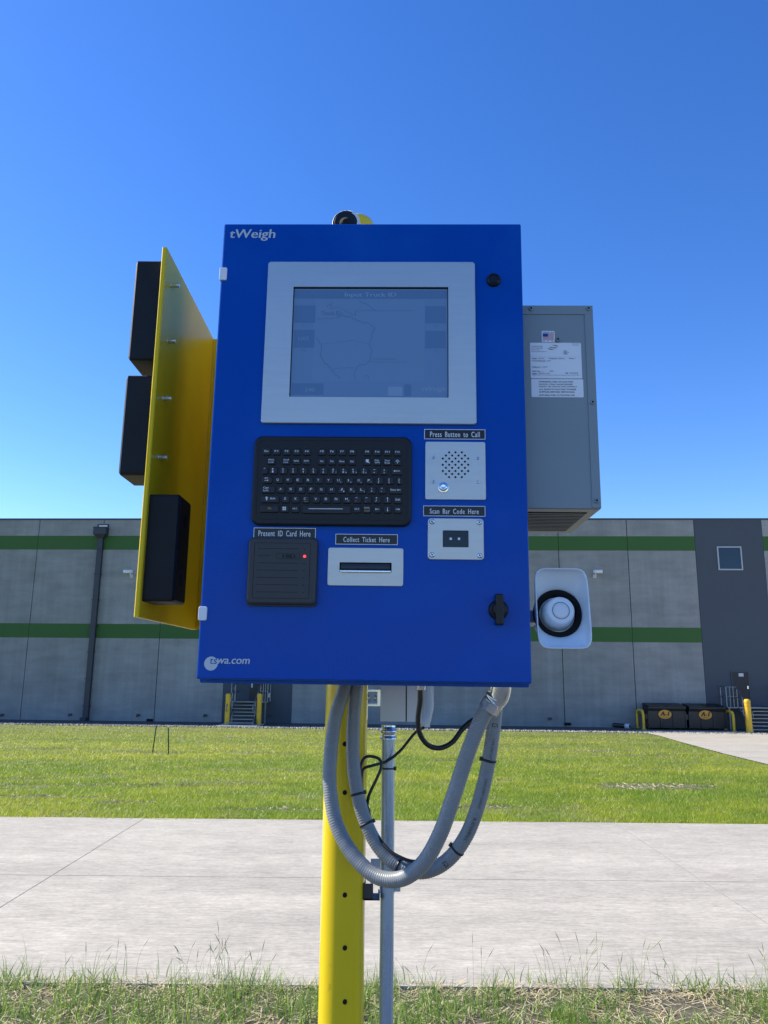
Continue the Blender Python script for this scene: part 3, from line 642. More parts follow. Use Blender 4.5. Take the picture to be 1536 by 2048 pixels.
for s, c in (('1', 867), ('2', 956), ('3', 1045)): leg(s, c - 4, c + 4, 528, 540)
for s, c in ((':\n;', 1112), ('"\n\'', 1201)): key(c - 32, c + 38, 489, 555); leg(s, c - 6, c + 6, 502, 535)
leg('Enter', 1278, 1330, 509, 525); arrow([(1335, 518), (1367, 518)]); arrow([(1346, 512), (1335, 518), (1346, 524)])
key(140, 300, 573, 640); leg('Shift', 220, 267, 592, 609); arrow([(190, 617), (190, 586)], .0012); arrow([(178, 598), (190, 584), (202, 598)])
for s, c in zip('ZXCVBNM', (351, 442, 527, 621, 711, 800, 890)): key(c - 32 if s != 'C' else c - 24, c + 40, 573, 640); leg(s, c - 10, c + 10, 591, 611)
leg('Clear', 518, 553, 621, 629, inky); leg('0', 905, 912, 612, 622)
for s, c in (('<\n,', 978), ('>\n.', 1067), ('?\n/', 1152)): key(c - 28, c + 44, 573, 640); leg(s, c - 8, c + 8, 582, 622)
key(1218, 1283, 573, 640); arrow([(1251, 583), (1251, 622)]); arrow([(1246, 592), (1251, 583), (1256, 592)]); key(1308, 1378, 573, 640); leg('Shift', 1318, 1362, 594, 612)
key(132, 296, 656, 724); leg('FN', 202, 229, 680, 695, inky); key(312, 384, 656, 724); key(408, 478, 656, 724); leg('Alt-L', 416, 457, 680, 694)
for (a, b) in ((330, 345), (347, 361)):
    for (c, d) in ((673, 687), (690, 703)): leg('I', a, b - 2, c, d, bold=.0)
key(500, 930, 656, 732); arrow([(558, 688), (858, 688)], .0006); key(948, 1018, 656, 724); leg('Alt-R', 960, 1003, 680, 694)
key(1037, 1107, 656, 724); leg('Ctrl-L', 1046, 1094, 668, 683); leg('Ctrl-R', 1046, 1094, 694, 710, inky)
for c, pts in ((1160, 'l'), (1251, 'd'), (1340, 'r')):
    key(c - 34, c + 36, 656, 724); y = 688
    if pts == 'l': arrow([(c - 18, y), (c + 18, y)]); arrow([(c - 8, y - 6), (c - 18, y), (c - 8, y + 6)])
    if pts == 'r': arrow([(c - 18, y), (c + 18, y)]); arrow([(c + 8, y - 6), (c + 18, y), (c + 8, y + 6)])
    if pts == 'd': arrow([(c, y - 18), (c, y + 18)]); arrow([(c - 5, y + 9), (c, y + 18), (c + 5, y + 9)])
arrow([(1060, 258), (1086, 258)], .0013); arrow([(1062, 266), (1080, 276)], .0013); arrow([(1076, 262), (1092, 284)], .0007)
for q in range(5): an = R(180 - q * 45); arrow([(1338 + 9 * math.cos(an), 268 - 9 * math.sin(an)), (1338 + 17 * math.cos(an), 268 - 17 * math.sin(an))])
leg('o', 1331, 1345, 262, 278); arrow([(1338, 278), (1338, 286)])
keys.build('keys', 'key', kb); ink.build('lettering', 'ink_key', kb); inky.build('lettering', 'ink_yellow', kb)

# card reader
R5 = zoomer(480, 1040, 4.267)
u0, u1, v0, v1 = quadpx((499, 1073.5), (635, 1077), (632, 1210), (491, 1208), .012)
mb = MB(UVW); slabp(mb, rrect(u0 - .0005, u1 + .0005, v0 - .0025, v1 - .001, .007), 0, .006); slabp(mb, rrect(u0, u1, v0, v1, .007), .006, .016, .004); cr = mb.build('card_reader', 'reader', kiosk)
ci = MB(UVW); iu0, iu1, iv0, iv1 = u0 + .0115, u1 - .0125, v0 + .0105, v1 - .0105
framep(ci, rrect(iu0, iu1, iv0, iv1, .002), rrect(iu0 + .0008, iu1 - .0008, iv0 + .0008, iv1 - .0008, .002), .0155, .0163)
for k in range(7):
    v = iv1 - .0115 - k * (iv1 - iv0 - .023) / 6 * 1.0
    ue = iu0 + .03 if k == 1 else iu1 - .021
    ci.add([(iu0 + .007, v, .0163), (ue, v, .0163), (ue, v + .0009, .0163), (iu0 + .007, v + .0009, .0163)], [(0, 1, 2, 3)])
    if k != 1: slabp(ci, circ(iu1 - .011, v, .0012, 10), .016, .0163)
ci.build('grooves', 'groove', cr)
v = iv1 - .0115 - (iv1 - iv0 - .023) / 6
mb = MB(UVW); framep(mb, rrect(iu0 + .042, iu0 + .085, v - .005, v + .005, .001), rrect(iu0 + .0425, iu0 + .0845, v - .0045, v + .0045, .001), .016, .0165); text(mb, 'HID', iu0 + .053, iu0 + .078, v - .0032, v + .0032, .0168, bold=.03); mb.build('lettering', 'black_plastic', cr)
mb = MB(UVW); mb.loft([at_w(circ(iu1 - .0105, v, .0027, 14), .016), at_w(circ(iu1 - .0105, v, .0022, 14), .0178), at_w(circ(iu1 - .0105, v, .0008, 14), .0186)]); mb.build('status_light', 'led', cr)

# ticket printer
u0, u1, v0, v1 = quadpx((656, 1095), (806, 1097), (807, 1173), (655, 1171))
mb = MB(UVW); sl_ = quadpx((679, 1124.5), (783.5, 1126), (783, 1145), (679.5, 1144))
framep(mb, rrect(u0, u1, v0, v1, .004), rrect(*sl_, .001), 0, .0025, .0006); tp_ = mb.build('ticket_plate', 'alu', kiosk)
mb = MB(UVW); slabp(mb, rrect(*sl_, .001), 0, .0008); mb.build('slot', 'hole', tp_)
mb = MB(UVW)
prof = [(.0008, sl_[3] - .002), (.004, sl_[3] - .003), (.007, sl_[3] - .008), (.0075, sl_[2] + .006), (.004, sl_[2] + .003), (.001, sl_[2] + .003)]
mb.loft([[(sl_[0] + .003, v, w) for w, v in prof], [(sl_[1] - .003, v, w) for w, v in prof]]); mb.build('slot_flap', 'reader', tp_)
mb = MB(UVW); slabp(mb, rrect(sl_[0] + .001, sl_[1] - .001, sl_[2] - .001, sl_[2] + .0028, .001, 2), 0, .008, .001); mb.build('slot_lip', 'steel', tp_)

# intercom
R6 = zoomer(830, 840, 4.656)
u0, u1, v0, v1 = quadpx((850.5, 884), (970.5, 884.5), (971.5, 1000), (850.5, 1000))
mb = MB(UVW); slabp(mb, rrect(u0, u1, v0, v1, .0035), 0, .003, .0007); ic = mb.build('intercom_plate', 'alu', kiosk)
mb = MB(UVW)
rows = [(302, (318, 377, 436)), (331, (288, 346, 405, 465)), (359, (259, 318, 377, 436, 495)), (388, (288, 346, 406, 465)), (417, (259, 318, 377, 436, 495)), (446, (288, 346, 406, 465)), (475, (259, 318, 377, 436, 495)), (503, (288, 346, 406, 465)), (532, (318, 377, 436))]
for y, xs_ in rows:
    for x in xs_: c = R6(x, y, .003); mb.add(at_w(circ(c[0], c[1], .0021, 14), .0033), [list(range(14))])
mb.build('speaker_holes', 'hole', ic)
def screw(mb, u, v, r_, w, mh=None):
    mb.loft([at_w(circ(u, v, r_, 14), w), at_w(circ(u, v, r_ * .92, 14), w + r_ * .3), at_w(circ(u, v, r_ * .6, 14), w + r_ * .55)], False, True, True)
    if mh is not None:
        for a_ in (0.4, 0.4 + math.pi / 2):
            d = Vector((math.cos(a_), math.sin(a_))) * r_ * .5; n_ = Vector((-d.y, d.x)) * .24
            mh.add([(u + d.x + n_.x, v + d.y + n_.y, w + r_ * .6), (u - d.x + n_.x, v - d.y + n_.y, w + r_ * .6), (u - d.x - n_.x, v - d.y - n_.y, w + r_ * .6), (u + d.x - n_.x, v + d.y - n_.y, w + r_ * .6)], [(0, 1, 2, 3)])
for x, y in ((173, 354), (583, 360), (172, 578), (584, 583)):
    c = R6(x, y); mb, mh = MB(UVW), MB(UVW); screw(mb, *c, .0036, .003, mh); o = mb.build('screw', 'steel', ic); mh.build('screw_slot', 'hole', ic)
c = R6(262, 630); mb = MB(UVW); mb.loft([at_w(circ(*c, .011, 32), .003), at_w(circ(*c, .0105, 32), .0055), at_w(circ(*c, .0082, 32), .0058), at_w(circ(*c, .0078, 32), .0045)], False, False); mb.build('button_ring', 'steel', ic)
mb = MB(UVW); mb.loft([at_w(circ(*c, .0076, 32), .003), at_w(circ(*c, .0074, 32), .007), at_w(circ(*c, .004, 32), .0064), at_w(circ(*c, .0004, 32), .006)], False, True, True); mb.build('call_button', 'steel', ic)

# bar code scanner
u0, u1, v0, v1 = quadpx((855.5, 1036.5), (967, 1038), (967.5, 1121), (855.5, 1118.5)); wi = quadpx(tuple(np.array((830, 840)) + np.array((257, 1029)) / 4.656), tuple(np.array((830, 840)) + np.array((498, 1033)) / 4.656), tuple(np.array((830, 840)) + np.array((498, 1189)) / 4.656), tuple(np.array((830, 840)) + np.array((257, 1186)) / 4.656))
mb = MB(UVW); framep(mb, rrect(u0, u1, v0, v1, .006), rrect(*wi, .002), 0, .003, .0007); sc_ = mb.build('scanner_plate', 'alu', kiosk)
mb = MB(UVW); slabp(mb, rrect(*wi, .002), 0, .0008); sw = mb.build('scanner_window', 'glass_dome', sc_)
mb = MB(UVW)
for x in (333, 409): c = R6(x, 1107); slabp(mb, rrect(c[0] - .0022, c[0] + .0022, c[1] - .0022, c[1] + .0022, .0008, 2), .0008, .0014)
mb.build('scanner_lamp', 'sticker', sw)
mb = MB(UVW); c = R6(358, 1050); slabp(mb, rrect(c[0] - .003, c[0] + .003, c[1] - .0008, c[1] + .0008, .0004, 1), .0008, .0012); c = R6(378, 1126); framep(mb, rrect(c[0] - .019, c[0] + .019, c[1] - .011, c[1] + .011, .005), rrect(c[0] - .0185, c[0] + .0185, c[1] - .0105, c[1] + .0105, .005), .0008, .0012); mb.build('scanner_reticle', 'reader', sw)
for x, y in ((158, 950), (597, 957), (158, 1258), (601, 1266)):
    c = R6(x, y); mb, mh = MB(UVW), MB(UVW); screw(mb, *c, .0054, .003, mh); mb.build('screw', 'steel', sc_); mh.build('screw_slot', 'hole', sc_)
# lock and latch on the door
c = cp(987, 561); mb = MB(UVW)
mb.loft([at_w(circ(*c, .0142, 32), 0), at_w(circ(*c, .0138, 32), .004), at_w(circ(*c, .0112, 32), .007), at_w(circ(*c, .0102, 32), .0072), at_w(circ(*c, .0098, 32), .0045)], False, True, True); lk = mb.build('key_lock', 'black_plastic', kiosk)
mb = MB(UVW); slabp(mb, circ(*c, .0088, 28), .0045, .0062, .0006); mb.add([(c[0] - .0055, c[1] + .0004, .0064), (c[0] + .005, c[1] + .0004, .0064), (c[0] + .005, c[1] + .0016, .0064), (c[0] - .0055, c[1] + .0016, .0064)], [(0, 1, 2, 3)]); mb.build('lock_core', 'glass_dome', lk)
c = cp(996.5, 1220); mb = MB(UVW); mb.loft([at_w(circ(*c, .0185, 36), 0), at_w(circ(*c, .018, 36), .006), at_w(circ(*c, .0145, 36), .009)], False, True, True); la = mb.build('turn_latch', 'black_plastic', kiosk)
mb = MB(UVW); slabp(mb, rrect(c[0] - .007, c[0] + .0075, c[1] - .028, c[1] + .028, .002), .008, .021, .002); slabp(mb, circ(c[0] + .0005, c[1], .0125, 28), .008, .0195, .002); mb.build('wing_knob', 'black_plastic', la)

# ------------------------------------------------------------------ kiosk neighbours in the cabinet frame
def mounted(name, label, cat):
    return thing(name, label, cat, KL, KR)
# cooling unit on the right side
AW = -0.045
u0, u1, v0, v1 = quadpx((1048, 611), (1185, 611), (1204, 1018), (1058, 1018), AW); u0 = W + .002; ADEP = .265
ac = mounted('cooling_unit', 'grey metal cooling unit with white warning stickers bolted to the blue cabinet side', 'air conditioner')
mb = MB(UVW); zf, zb = AW, AW - ADEP
poly = rrect(u0, u1, v0, v1, .004, 3); mb.loft([at_w(shrink(poly, .002), zf), at_w(poly, zf - .003), at_w(poly, zb)], True, True); hs = mb.build('housing', 'ac', ac)
LZ = zoomer(1040, 600, 8.533)
sx = LZ(1100, 250, AW); sxb = zoomer(980, 800, 3.938)(805, 845, AW); seam_u = (sx[0] + sxb[0]) / 2
mb = MB(UVW)
mb.loft([at_w([(u0 + .001, sx[1]), (seam_u, sx[1]), (seam_u, v0 + .003), (u1 - .001, v0 + .003), (u1 - .001, v1 - .001), (u0 + .001, v1 - .001)], w) for w in (AW, AW + .0018)], False, True); mb.build('edge_cover', 'ac', ac)
for z_, pts in ((LZ, ((182, 160), (1162, 158), (640, 685), (1230, 1755))), (zoomer(980, 800, 3.938), ((836, 797),))):
    for x, y in pts:
        c = z_(x, y, AW); mb, mh = MB(UVW), MB(UVW); mb.loft([at_w(circ(*c, .0052, 20), AW), at_w(circ(*c, .005, 20), AW + .003), at_w(circ(*c, .0034, 20), AW + .0045)], False, True, True); s = mb.build('screw', 'ac', ac)
        mh.add(at_w(circ(c[0] + .0004, c[1] + .0006, .0021, 12), AW + .0048), [list(range(12))]); mh.build('socket', 'hole', s)
for y, r_ in ((575, .004), (712, .0045), (875, .003), (1005, .0055)):
    c = LZ(1280, y, AW - .03); mb = MB(UVW); p = Vector((u1, c[1], AW - .03)); mb.tube([p, p + Vector((.002, 0, 0)), p + Vector((.0045, 0, 0))], [r_, r_ * .95, r_ * .6], 14); mb.build('screw', 'reader', ac)
# louvred underside
mb = MB(UVW); n_ = 13
mb.add([(u0, v0 - .0004, AW - .03), (u1 - .02, v0 - .0004, AW - .03), (u1 - .02, v0 - .0004, zb + .02), (u0, v0 - .0004, zb + .02)], [(0, 1, 2, 3)]); mb.build('grille_opening', 'hole', ac)
mb = MB(UVW)
for k in range(n_):
    w = AW - .038 - k * (ADEP - .058) / n_; mb.box(u0, u1 - .021, w - .0036, w, 0, 0) if 0 else mb.loft([[(u0, v0 - .0008, w), (u1 - .021, v0 - .0008, w), (u1 - .021, v0 - .0008, w - .0045), (u0, v0 - .0008, w - .0045)], [(u0, v0 - .002, w), (u1 - .021, v0 - .002, w), (u1 - .021, v0 - .002, w - .0045), (u0, v0 - .002, w - .0045)]])
mb.build('louvres', 'ac', ac)
# stickers
def sticker(tl, br, parent=ac):
    a, b = LZ(*tl, AW), LZ(*br, AW); mb = MB(UVW); slabp(mb, rrect(a[0], b[0], b[1], a[1], .0018, 3), AW, AW + .0004); return mb.build('sticker', 'sticker', ac)
def ltext(mb, s, x0, y0, x1, y1, **k):
    a, b = LZ(x0, y0, AW), LZ(x1, y1, AW); text(mb, s, a[0], b[0], b[1], a[1], AW + .0007, **k)
def lbox(mb, x0, y0, x1, y1, w=.0006):
    a, b = LZ(x0, y0, AW), LZ(x1, y1, AW); mb.add([(a[0], b[1], AW + w), (b[0], b[1], AW + w), (b[0], a[1], AW + w), (a[0], a[1], AW + w)], [(0, 1, 2, 3)])
s = sticker((368, 528), (595, 722)); ib, ir, il = MB(UVW), MB(UVW), MB(UVW)
for k in range(7): y = 572 + k * 16.6; lbox(ir, 386, y, 576, y + 8.3)
lbox(il, 386, 572, 478, 630, .0008); ltext(il, 'MADE IN', 386, 546, 572, 562, bold=.02); ltext(il, 'U. S. A.', 392, 690, 572, 708, bold=.02, word=2)
ir.build('flag_stripes', 'ink_red', s); il.build('flag_canton', 'ink_blue', s)
s = sticker((170, 730), (1062, 1340)); mb = MB(UVW)
for t_, x0, y0, x1, y1, bd in (('Automation Direct', 190, 780, 385, 798, 0), ('UL File #SA34366', 192, 813, 388, 832, 0), ('(800) 633-0405', 194, 848, 335, 864, 0), ('www.automationdirect.com', 192, 873, 447, 888, 0), ('Air To Air Heat', 888, 742, 1020, 758, 0), ('Exchanger', 906, 766, 1004, 782, 0),
        ('Voltage:', 196, 992, 292, 1016, .02), ('120 VAC', 315, 990, 415, 1010, 0), ('Frequency:', 494, 990, 630, 1014, .02), ('50/60 Hz', 650, 990, 758, 1010, 0), ('Phase:', 838, 990, 920, 1008, .02), ('1', 940, 990, 946, 1008, 0), ('Current Rating (A):', 198, 1030, 438, 1055, .02), ('0.45', 464, 1030, 520, 1050, 0),
        ('Refrigerant:', 204, 1136, 350, 1160, .02), ('CH3OH', 372, 1136, 468, 1156, 0), ('NEMA Type:', 205, 1208, 352, 1232, .02), ('4', 374, 1210, 388, 1228, 0), ('IP66', 510, 1206, 568, 1226, 0), ('Model:', 205, 1246, 285, 1268, .02), ('TE30-030-17-04', 305, 1244, 500, 1264, 0), ('S/N:', 776, 1240, 822, 1262, .02), ('0120340049', 836, 1240, 990, 1260, 0),
        ('NEMA Type 12, 4, 4X Interface to Electronic Enclosure per UL 50 & 508A', 215, 1275, 1015, 1296, 0)): ltext(mb, t_, x0, y0, x1, y1, bold=bd)
lbox(mb, 172, 972, 1050, 977); ltext(mb, 'Stratus', 502, 796, 622, 826, bold=.01, shear=.2)
def arc(cx, cy, rx, ry, a0, a1, wd, n=16):
    for k in range(n):
        q0, q1 = R(a0 + (a1 - a0) * k / n), R(a0 + (a1 - a0) * (k + 1) / n); t0 = wd * math.sin(math.pi * (k + .2) / n); t1 = wd * math.sin(math.pi * (k + .9) / n)
        pp = [(cx + rx * math.cos(q), cy - ry * math.sin(q) - t) for q, t in ((q0, t0), (q1, t1), (q1, -t1), (q0, -t0))]
        mb.add([(*LZ(x, y, AW), AW + .0007) for x, y in pp], [(0, 1, 2, 3)])
arc(562, 810, 88, 38, -10, 110, 6); arc(562, 810, 88, 38, 170, 290, 6); arc(775, 893, 33, 28, 0, 360, 3.5); 
arc(775, 893, 33, 28, 90, 270, 5); arc(775, 893, 33, 28, -90, 90, 5); ltext(mb, 'UL', 757, 878, 792, 908, bold=.02); ltext(mb, 'LISTED', 742, 922, 808, 931, bold=.02); ltext(mb, 'c', 726, 890, 736, 902); ltext(mb, 'us', 813, 890, 836, 902)
mb.build('lettering', 'ink_black', s)
s = sticker((190, 1350), (1088, 1662)); mb = MB(UVW)
for t_, x0, x1, y0, y1 in (('WARNING: RISK OF ELECTRIC', 318, 912, 1384, 1412), ('SHOCK. CAN CAUSE SEVERE', 322, 896, 1428, 1454), ('INJURY OR DEATH: DISCONNECT', 324, 974, 1470, 1498), ('ALL REMOTE ELECTRIC POWER', 324, 960, 1513, 1541), ('SUPPLIES BEFORE SERVICING.', 326, 940, 1558, 1586), ('SUITABLE FOR OUTDOOR USE.', 328, 940, 1612, 1640)): ltext(mb, t_, x0, y0, x1, y1, bold=.012)
mb.build('lettering', 'ink_black', s)

# horn loudspeaker
HC = hit(1126, 1215, KM @ Vector((0, .02, 0)), KN)
hn = thing('horn_loudspeaker', 'white horn loudspeaker with oblong flare and black throat beside the blue cabinet', 'loudspeaker', HC, (R(-9), 0, KR[2]))
def rr_ang(hw, hh, r_, n=64):
    out = []
    for i in range(n):
        q = 2 * math.pi * i / n; c_, s_ = math.cos(q), math.sin(q); k = 7
        s = (abs(c_) ** k + abs(s_) ** k) ** (-1 / k); out.append((hw * s * c_, hh * s * s_))
    return out
HW, HH, TR = .0475, .0742, .0442
def hring(t, w, off=0.0):
    a_, c_ = rr_ang(HW, HH, .01), [(TR * math.cos(2 * math.pi * i / 64), TR * math.sin(2 * math.pi * i / 64)) for i in range(64)]
    e = t * t * (3 - 2 * t)
    return [((p[0] * (1 - e) + q[0] * e) + off * (1 if p[0] > 0 else -1) * 0, p[1] * (1 - e) + q[1] * e, w) for p, q in zip(a_, c_)]
def grow(ring, d): return [(x * (1 + d / HW), y * (1 + d / HH), w) for x, y, w in ring]
mb = MB(UVW); ts = [0, .15, .3, .45, .6, .75, .9, 1]
inner = [hring(t, -.004 - .05 * t) for t in ts]
mb.loft([grow(r_, .002) for r_ in inner[::-1]] + [grow(hring(0, -.001), .0026), grow(hring(0, .0005), .0012), hring(0, -.001)] + inner, False, False, True); hf = mb.build('flare', 'horn', hn)
mb = MB(UVW); mb.loft([at_w(circ(0, 0, .0475, 48), -.053), at_w(circ(0, 0, .0465, 48), -.046), at_w(circ(0, 0, .0425, 48), -.043), at_w(circ(0, 0, .036, 48), -.048), at_w(circ(0, 0, .032, 48), -.07)], False, True, True); mb.build('throat_ring', 'hole', hn)
mb = MB(UVW); mb.loft([at_w(circ(0, 0, .0325, 48), -.085), at_w(circ(0, 0, .032, 48), -.058), at_w(circ(0, 0, .0262, 48), -.024), at_w(circ(0, 0, .025, 48), -.0212), at_w(circ(0, 0, .0225, 48), -.0205)], False, True, True); bu = mb.build('bullet', 'horn', hn)
mb = MB(UVW); framep(mb, circ(0, -.001, .0165, 36), circ(0, -.001, .0155, 36), -.0206, -.0201); mb.build('cap_ring', 'reader', bu)
mb = MB(UVW); mb.loft([at_w(circ(0, -.001, .0152, 32), -.0205), at_w(circ(0, -.001, .0148, 32), -.0196), at_w(circ(0, -.001, .009, 32), -.0192), at_w(circ(0, -.001, .001, 32), -.019)], False, True, True); mb.build('cap', 'sticker', bu)
mb = MB(UVW); mb.loft([at_w(circ(0, 0, .04, 32), -.06), at_w(circ(0, 0, .036, 32), -.08), at_w(circ(0, 0, .036, 32), -.125), at_w(circ(0, 0, .025, 32), -.135)], True, True, True); mb.build('driver_housing', 'horn', hn)
mb = MB(UVW); mb.box(-.085, -.034, -.012, .012, -.1, -.075); mb.box(-.088, -.083, -.03, .03, -.125, -.05); mb.build('bracket', 'winframe', hn)
mb = MB(UVW); mb.tube([(-.084, -.018, -.085), (-.055, -.018, -.085)], .0035, 10); mb.tube([(-.072, -.018, -.085), (-.069, -.018, -.085)], .006, 6); mb.build('bolt', 'steel', hn)

# yellow bumper plate left of the cabinet, parallel to the view
PX, PY = -0.428, 1.50
p_t = at(329, 494, PY); p_b = at(272, 1234, PY); px_ = (p_t.x + p_b.x) / 2
bp_t = thing('bumper_plate', 'yellow steel side plate carrying three black rubber bumpers beside the blue cabinet', 'bumper plate', (px_, PY, p_b.z))
PH = p_t.z - p_b.z; lean = (p_t.x - p_b.x) / PH
SH = Matrix(((1, 0, lean, -lean * PH / 2), (0, 1, 0, 0), (0, 0, 1, 0), (0, 0, 0, 1)))
mb = MB(SH); mb.loft([[(-.005, 0.002, z), (-.003, 0, z), (.003, 0, z), (.005, 0.002, z), (.005, .47, z), (-.005, .47, z)] for z in (0, PH)]); mb.build('plate', 'yellow_plate', bp_t)
mb = MB(); mb.loft([[(x, y, z) for x, y in ((.0055 + SH[0][2] * (z - PH / 2), .462), (.46, .462), (.46, .47), (.0055 + SH[0][2] * (z - PH / 2), .47))] for z in (.002, PH - .002)]); mb.build('back_plate', 'yellow_plate', bp_t)
def pl(px, py, Y):
    p = at(px, py, Y) - Vector((px_, PY, p_b.z)); return p
def bumper(z0, z1, side, y0, dep, th):
    mb = MB(SH); x0 = side * .0052; x1 = side * (.0052 + th)
    prof = rrect(y0, y0 + dep, z0, z1, .006, 3)
    mb.loft([[(x0, a_, b_) for a_, b_ in prof], [(x1 - side * .004, a_, b_) for a_, b_ in prof], [(x1, a_, b_) for a_, b_ in shrink(prof, .004)]]); b = mb.build('bumper', 'rubber', bp_t)
    for q in (.22, .78):
        mb = MB(SH); z = z0 + (z1 - z0) * q; y = y0 + dep / 2; rg = lambda r_, x: [(x, y + r_ * math.cos(2 * math.pi * i / 20), z + r_ * math.sin(2 * math.pi * i / 20)) for i in range(20)]
        mb.loft([rg(.014, x1 + side * .0002), rg(.011, x1 + side * .0003)], False, True); mb.build('bolt_hole', 'hole', b)
za, zb_ = pl(345, 988, PY + .012).z, pl(330, 1203, PY + .012).z
bumper(zb_, za, 1, .012, .09, .062)
bumper(pl(270, 720, PY + .02).z, pl(280, 521, PY + .02).z, -1, .018, .1, .06); bumper(pl(250, 950, PY + .02).z, pl(262, 750, PY + .02).z, -1, .018, .1, .06)
for py in (571, 682, 797, 915):
    z = pl(330, py, PY + .055).z; mb = MB(SH)
    pts = [Vector((.005, .055, z)) + Vector((k * .0009, 0, 0)) for k in range(20)]; mb.tube(pts, [.0046 if k % 2 else .0052 for k in range(20)], 12); mb.build('bolt', 'steel', bp_t)
for py in (1040, 1163):
    z = pl(276, py, PY + .055).z; mb = MB(SH); mb.cyl((-.005, .055, z), (-.011, .055, z), .0105, 6); mb.cyl((-.011, .055, z), (-.018, .055, z), .006, 12); mb.build('bolt', 'steel', bp_t)

# ------------------------------------------------------------------ post, pipe, box, conduits
PYD = 1.86
pt = at(690, 1450, PYD); pb = at(684, 2040, PYD); pc = (pt + pb) / 2; PR = 0.0495
tz = at(722, 441, PYD).z - .036
post = thing('post', 'tall round yellow steel post with small drilled holes carrying the blue cabinet', 'post', (pc.x, PYD, -.05))
mb = MB(); mb.tube([(0, 0, 0), (0, 0, tz + .05)], PR, 48); mb.build('pole', 'yellow', post)
mb = MB(); mb.tube([(0, 0, tz + .05), (0, 0, tz + .068), (0, 0, tz + .078), (0, 0, tz + .084), (0, 0, tz + .086)], [PR * 1.02, PR * 1.02, PR * .93, PR * .7, PR * .3], 40); mb.build('pole_cap', 'yellow', post)
for py in (1488, 1585, 1688, 1790, 1896, 2004):
    p = at(686, py, PYD - PR) - Vector((pc.x, PYD, -.05)); mb = MB(); ang = math.asin(max(-1, min(1, (p.x + .004) / PR)))
    nn = Vector((math.sin(ang), -math.cos(ang), 0)); tt = Vector((math.cos(ang), math.sin(ang), 0)); c = nn * (PR + .0004) + Vector((0, 0, p.z))
    mb.add([c + tt * .005 * math.cos(q) + Vector((0, 0, .0055 * math.sin(q))) for q in [2 * math.pi * i / 16 for i in range(16)]], [list(range(16))]); mb.build('bolt_hole', 'hole', post)
# brackets behind the cabinet: forward to its back and rearward to the yellow back plate
mb = MB(); zc = 2.2
for dz in (-.2, .2): mb.box(-.12, .12, -PYD + KL.y + BD - .004, -PR + .004, zc + dz - .015, zc + dz + .015); mb.box(-.03, .03, PR - .004, PY + .462 - PYD - .001, zc + dz - .03, zc + dz + .03)
mb.build('mounting_bracket', 'yellow', post)
# top camera in front of the post top
cc = at(692, 446, 1.6); tcam = thing('top_camera', 'round dark-faced camera peeking over the blue cabinet top in front of the post', 'camera', cc)
cr_ = 29.5 / F * 1.66
mb = MB(); mb.tube([(0, 0, 0), (0, -.002, 0), (.012, .12, -.002), (.012, .13, -.002)], [cr_ * .95, cr_, cr_, cr_ * .8], 36, cap=False); mb.build('camera_shell', 'ink', tcam)
mb = MB(); mb.tube([(0, .0, 0), (0, -.003, 0)], [cr_ * .97, cr_ * .93], 36); mb.tube([(0, -.002, 0), (0, -.006, 0)], [cr_ * .86, cr_ * .8], 36); f_ = mb.build('camera_face', 'black_plastic', tcam)
mb = MB(); mb.tube([(0, -.006, -.006), (0, -.012, -.006), (0, -.016, -.006)], [cr_ * .5, cr_ * .42, cr_ * .2], 28); mb.build('lens', 'hole', f_)
mb = MB(); mb.cyl((.004, .07, -cr_ * .9), (.004, .07, -cr_ - .03), .012, 12); mb.box(-.02, .028, .05, .1 + PYD - 1.6 - .14, -cr_ - .04, -cr_ - .03); mb.build('mounting_foot', 'ink', tcam)

# conduit pipe
gp = at(775, 1700, PYD); GR = 12.3 / F * 1.93
pipe = thing('conduit_pipe', 'slim galvanised conduit pipe standing beside the yellow post', 'pipe', (gp.x, PYD, 0))
jz = at(775, 1447, PYD).z
mb = MB(); mb.tube([(0, 0, -.05), (0, 0, jz - .02)], GR, 32); mb.build('pipe', 'galv', pipe)
mb = MB(); zz = [0, .004, .005, .012, .013, .02, .021, .03]; rr_ = [1.25, 1.25, 1.1, 1.1, 1.3, 1.3, 1.12, 1.12]
mb.tube([(0, 0, jz - .034 + z) for z in zz], [GR * r_ for r_ in rr_], 24); mb.build('coupling', 'steel', pipe)
# bracket tying pipe to post
b1 = at(733, 1800, PYD - .02).z; b2 = at(733, 1718, PYD - .02).z
br = thing('pipe_clamp', 'zinc strut clamp fixing the conduit pipe to the yellow post', 'clamp', (gp.x, PYD, b1))
d = pc.x + PR - gp.x; h = b2 - b1
mb = MB(); mb.box(d - .003, d + .018, -.024, -.02, 0, h * .4); mb.box(d - .003, d + .033, -.024, .02, 0, .004); mb.box(d - .003, d + .001, -.02, .02, .004, h * .4); mb.box(d + .029, d + .033, -.024, .02, .004, .012); mb.build('strut_channel', 'reader', br)
mb = MB(); mb.box(d + .012, d + .034, -.019, -.015, h * .4, h); mb.tube([(0, 0, .012), (0, 0, h * .55)], GR * 1.14, 24); mb.box(GR, GR + .014, -.006, .006, .014, h * .5); mb.build('clamp_band', 'galv', br)
mb = MB(); mb.cyl((GR + .008, -.012, h * .3), (GR + .008, .012, h * .3), .004, 6); mb.build('bolt', 'steel', br)
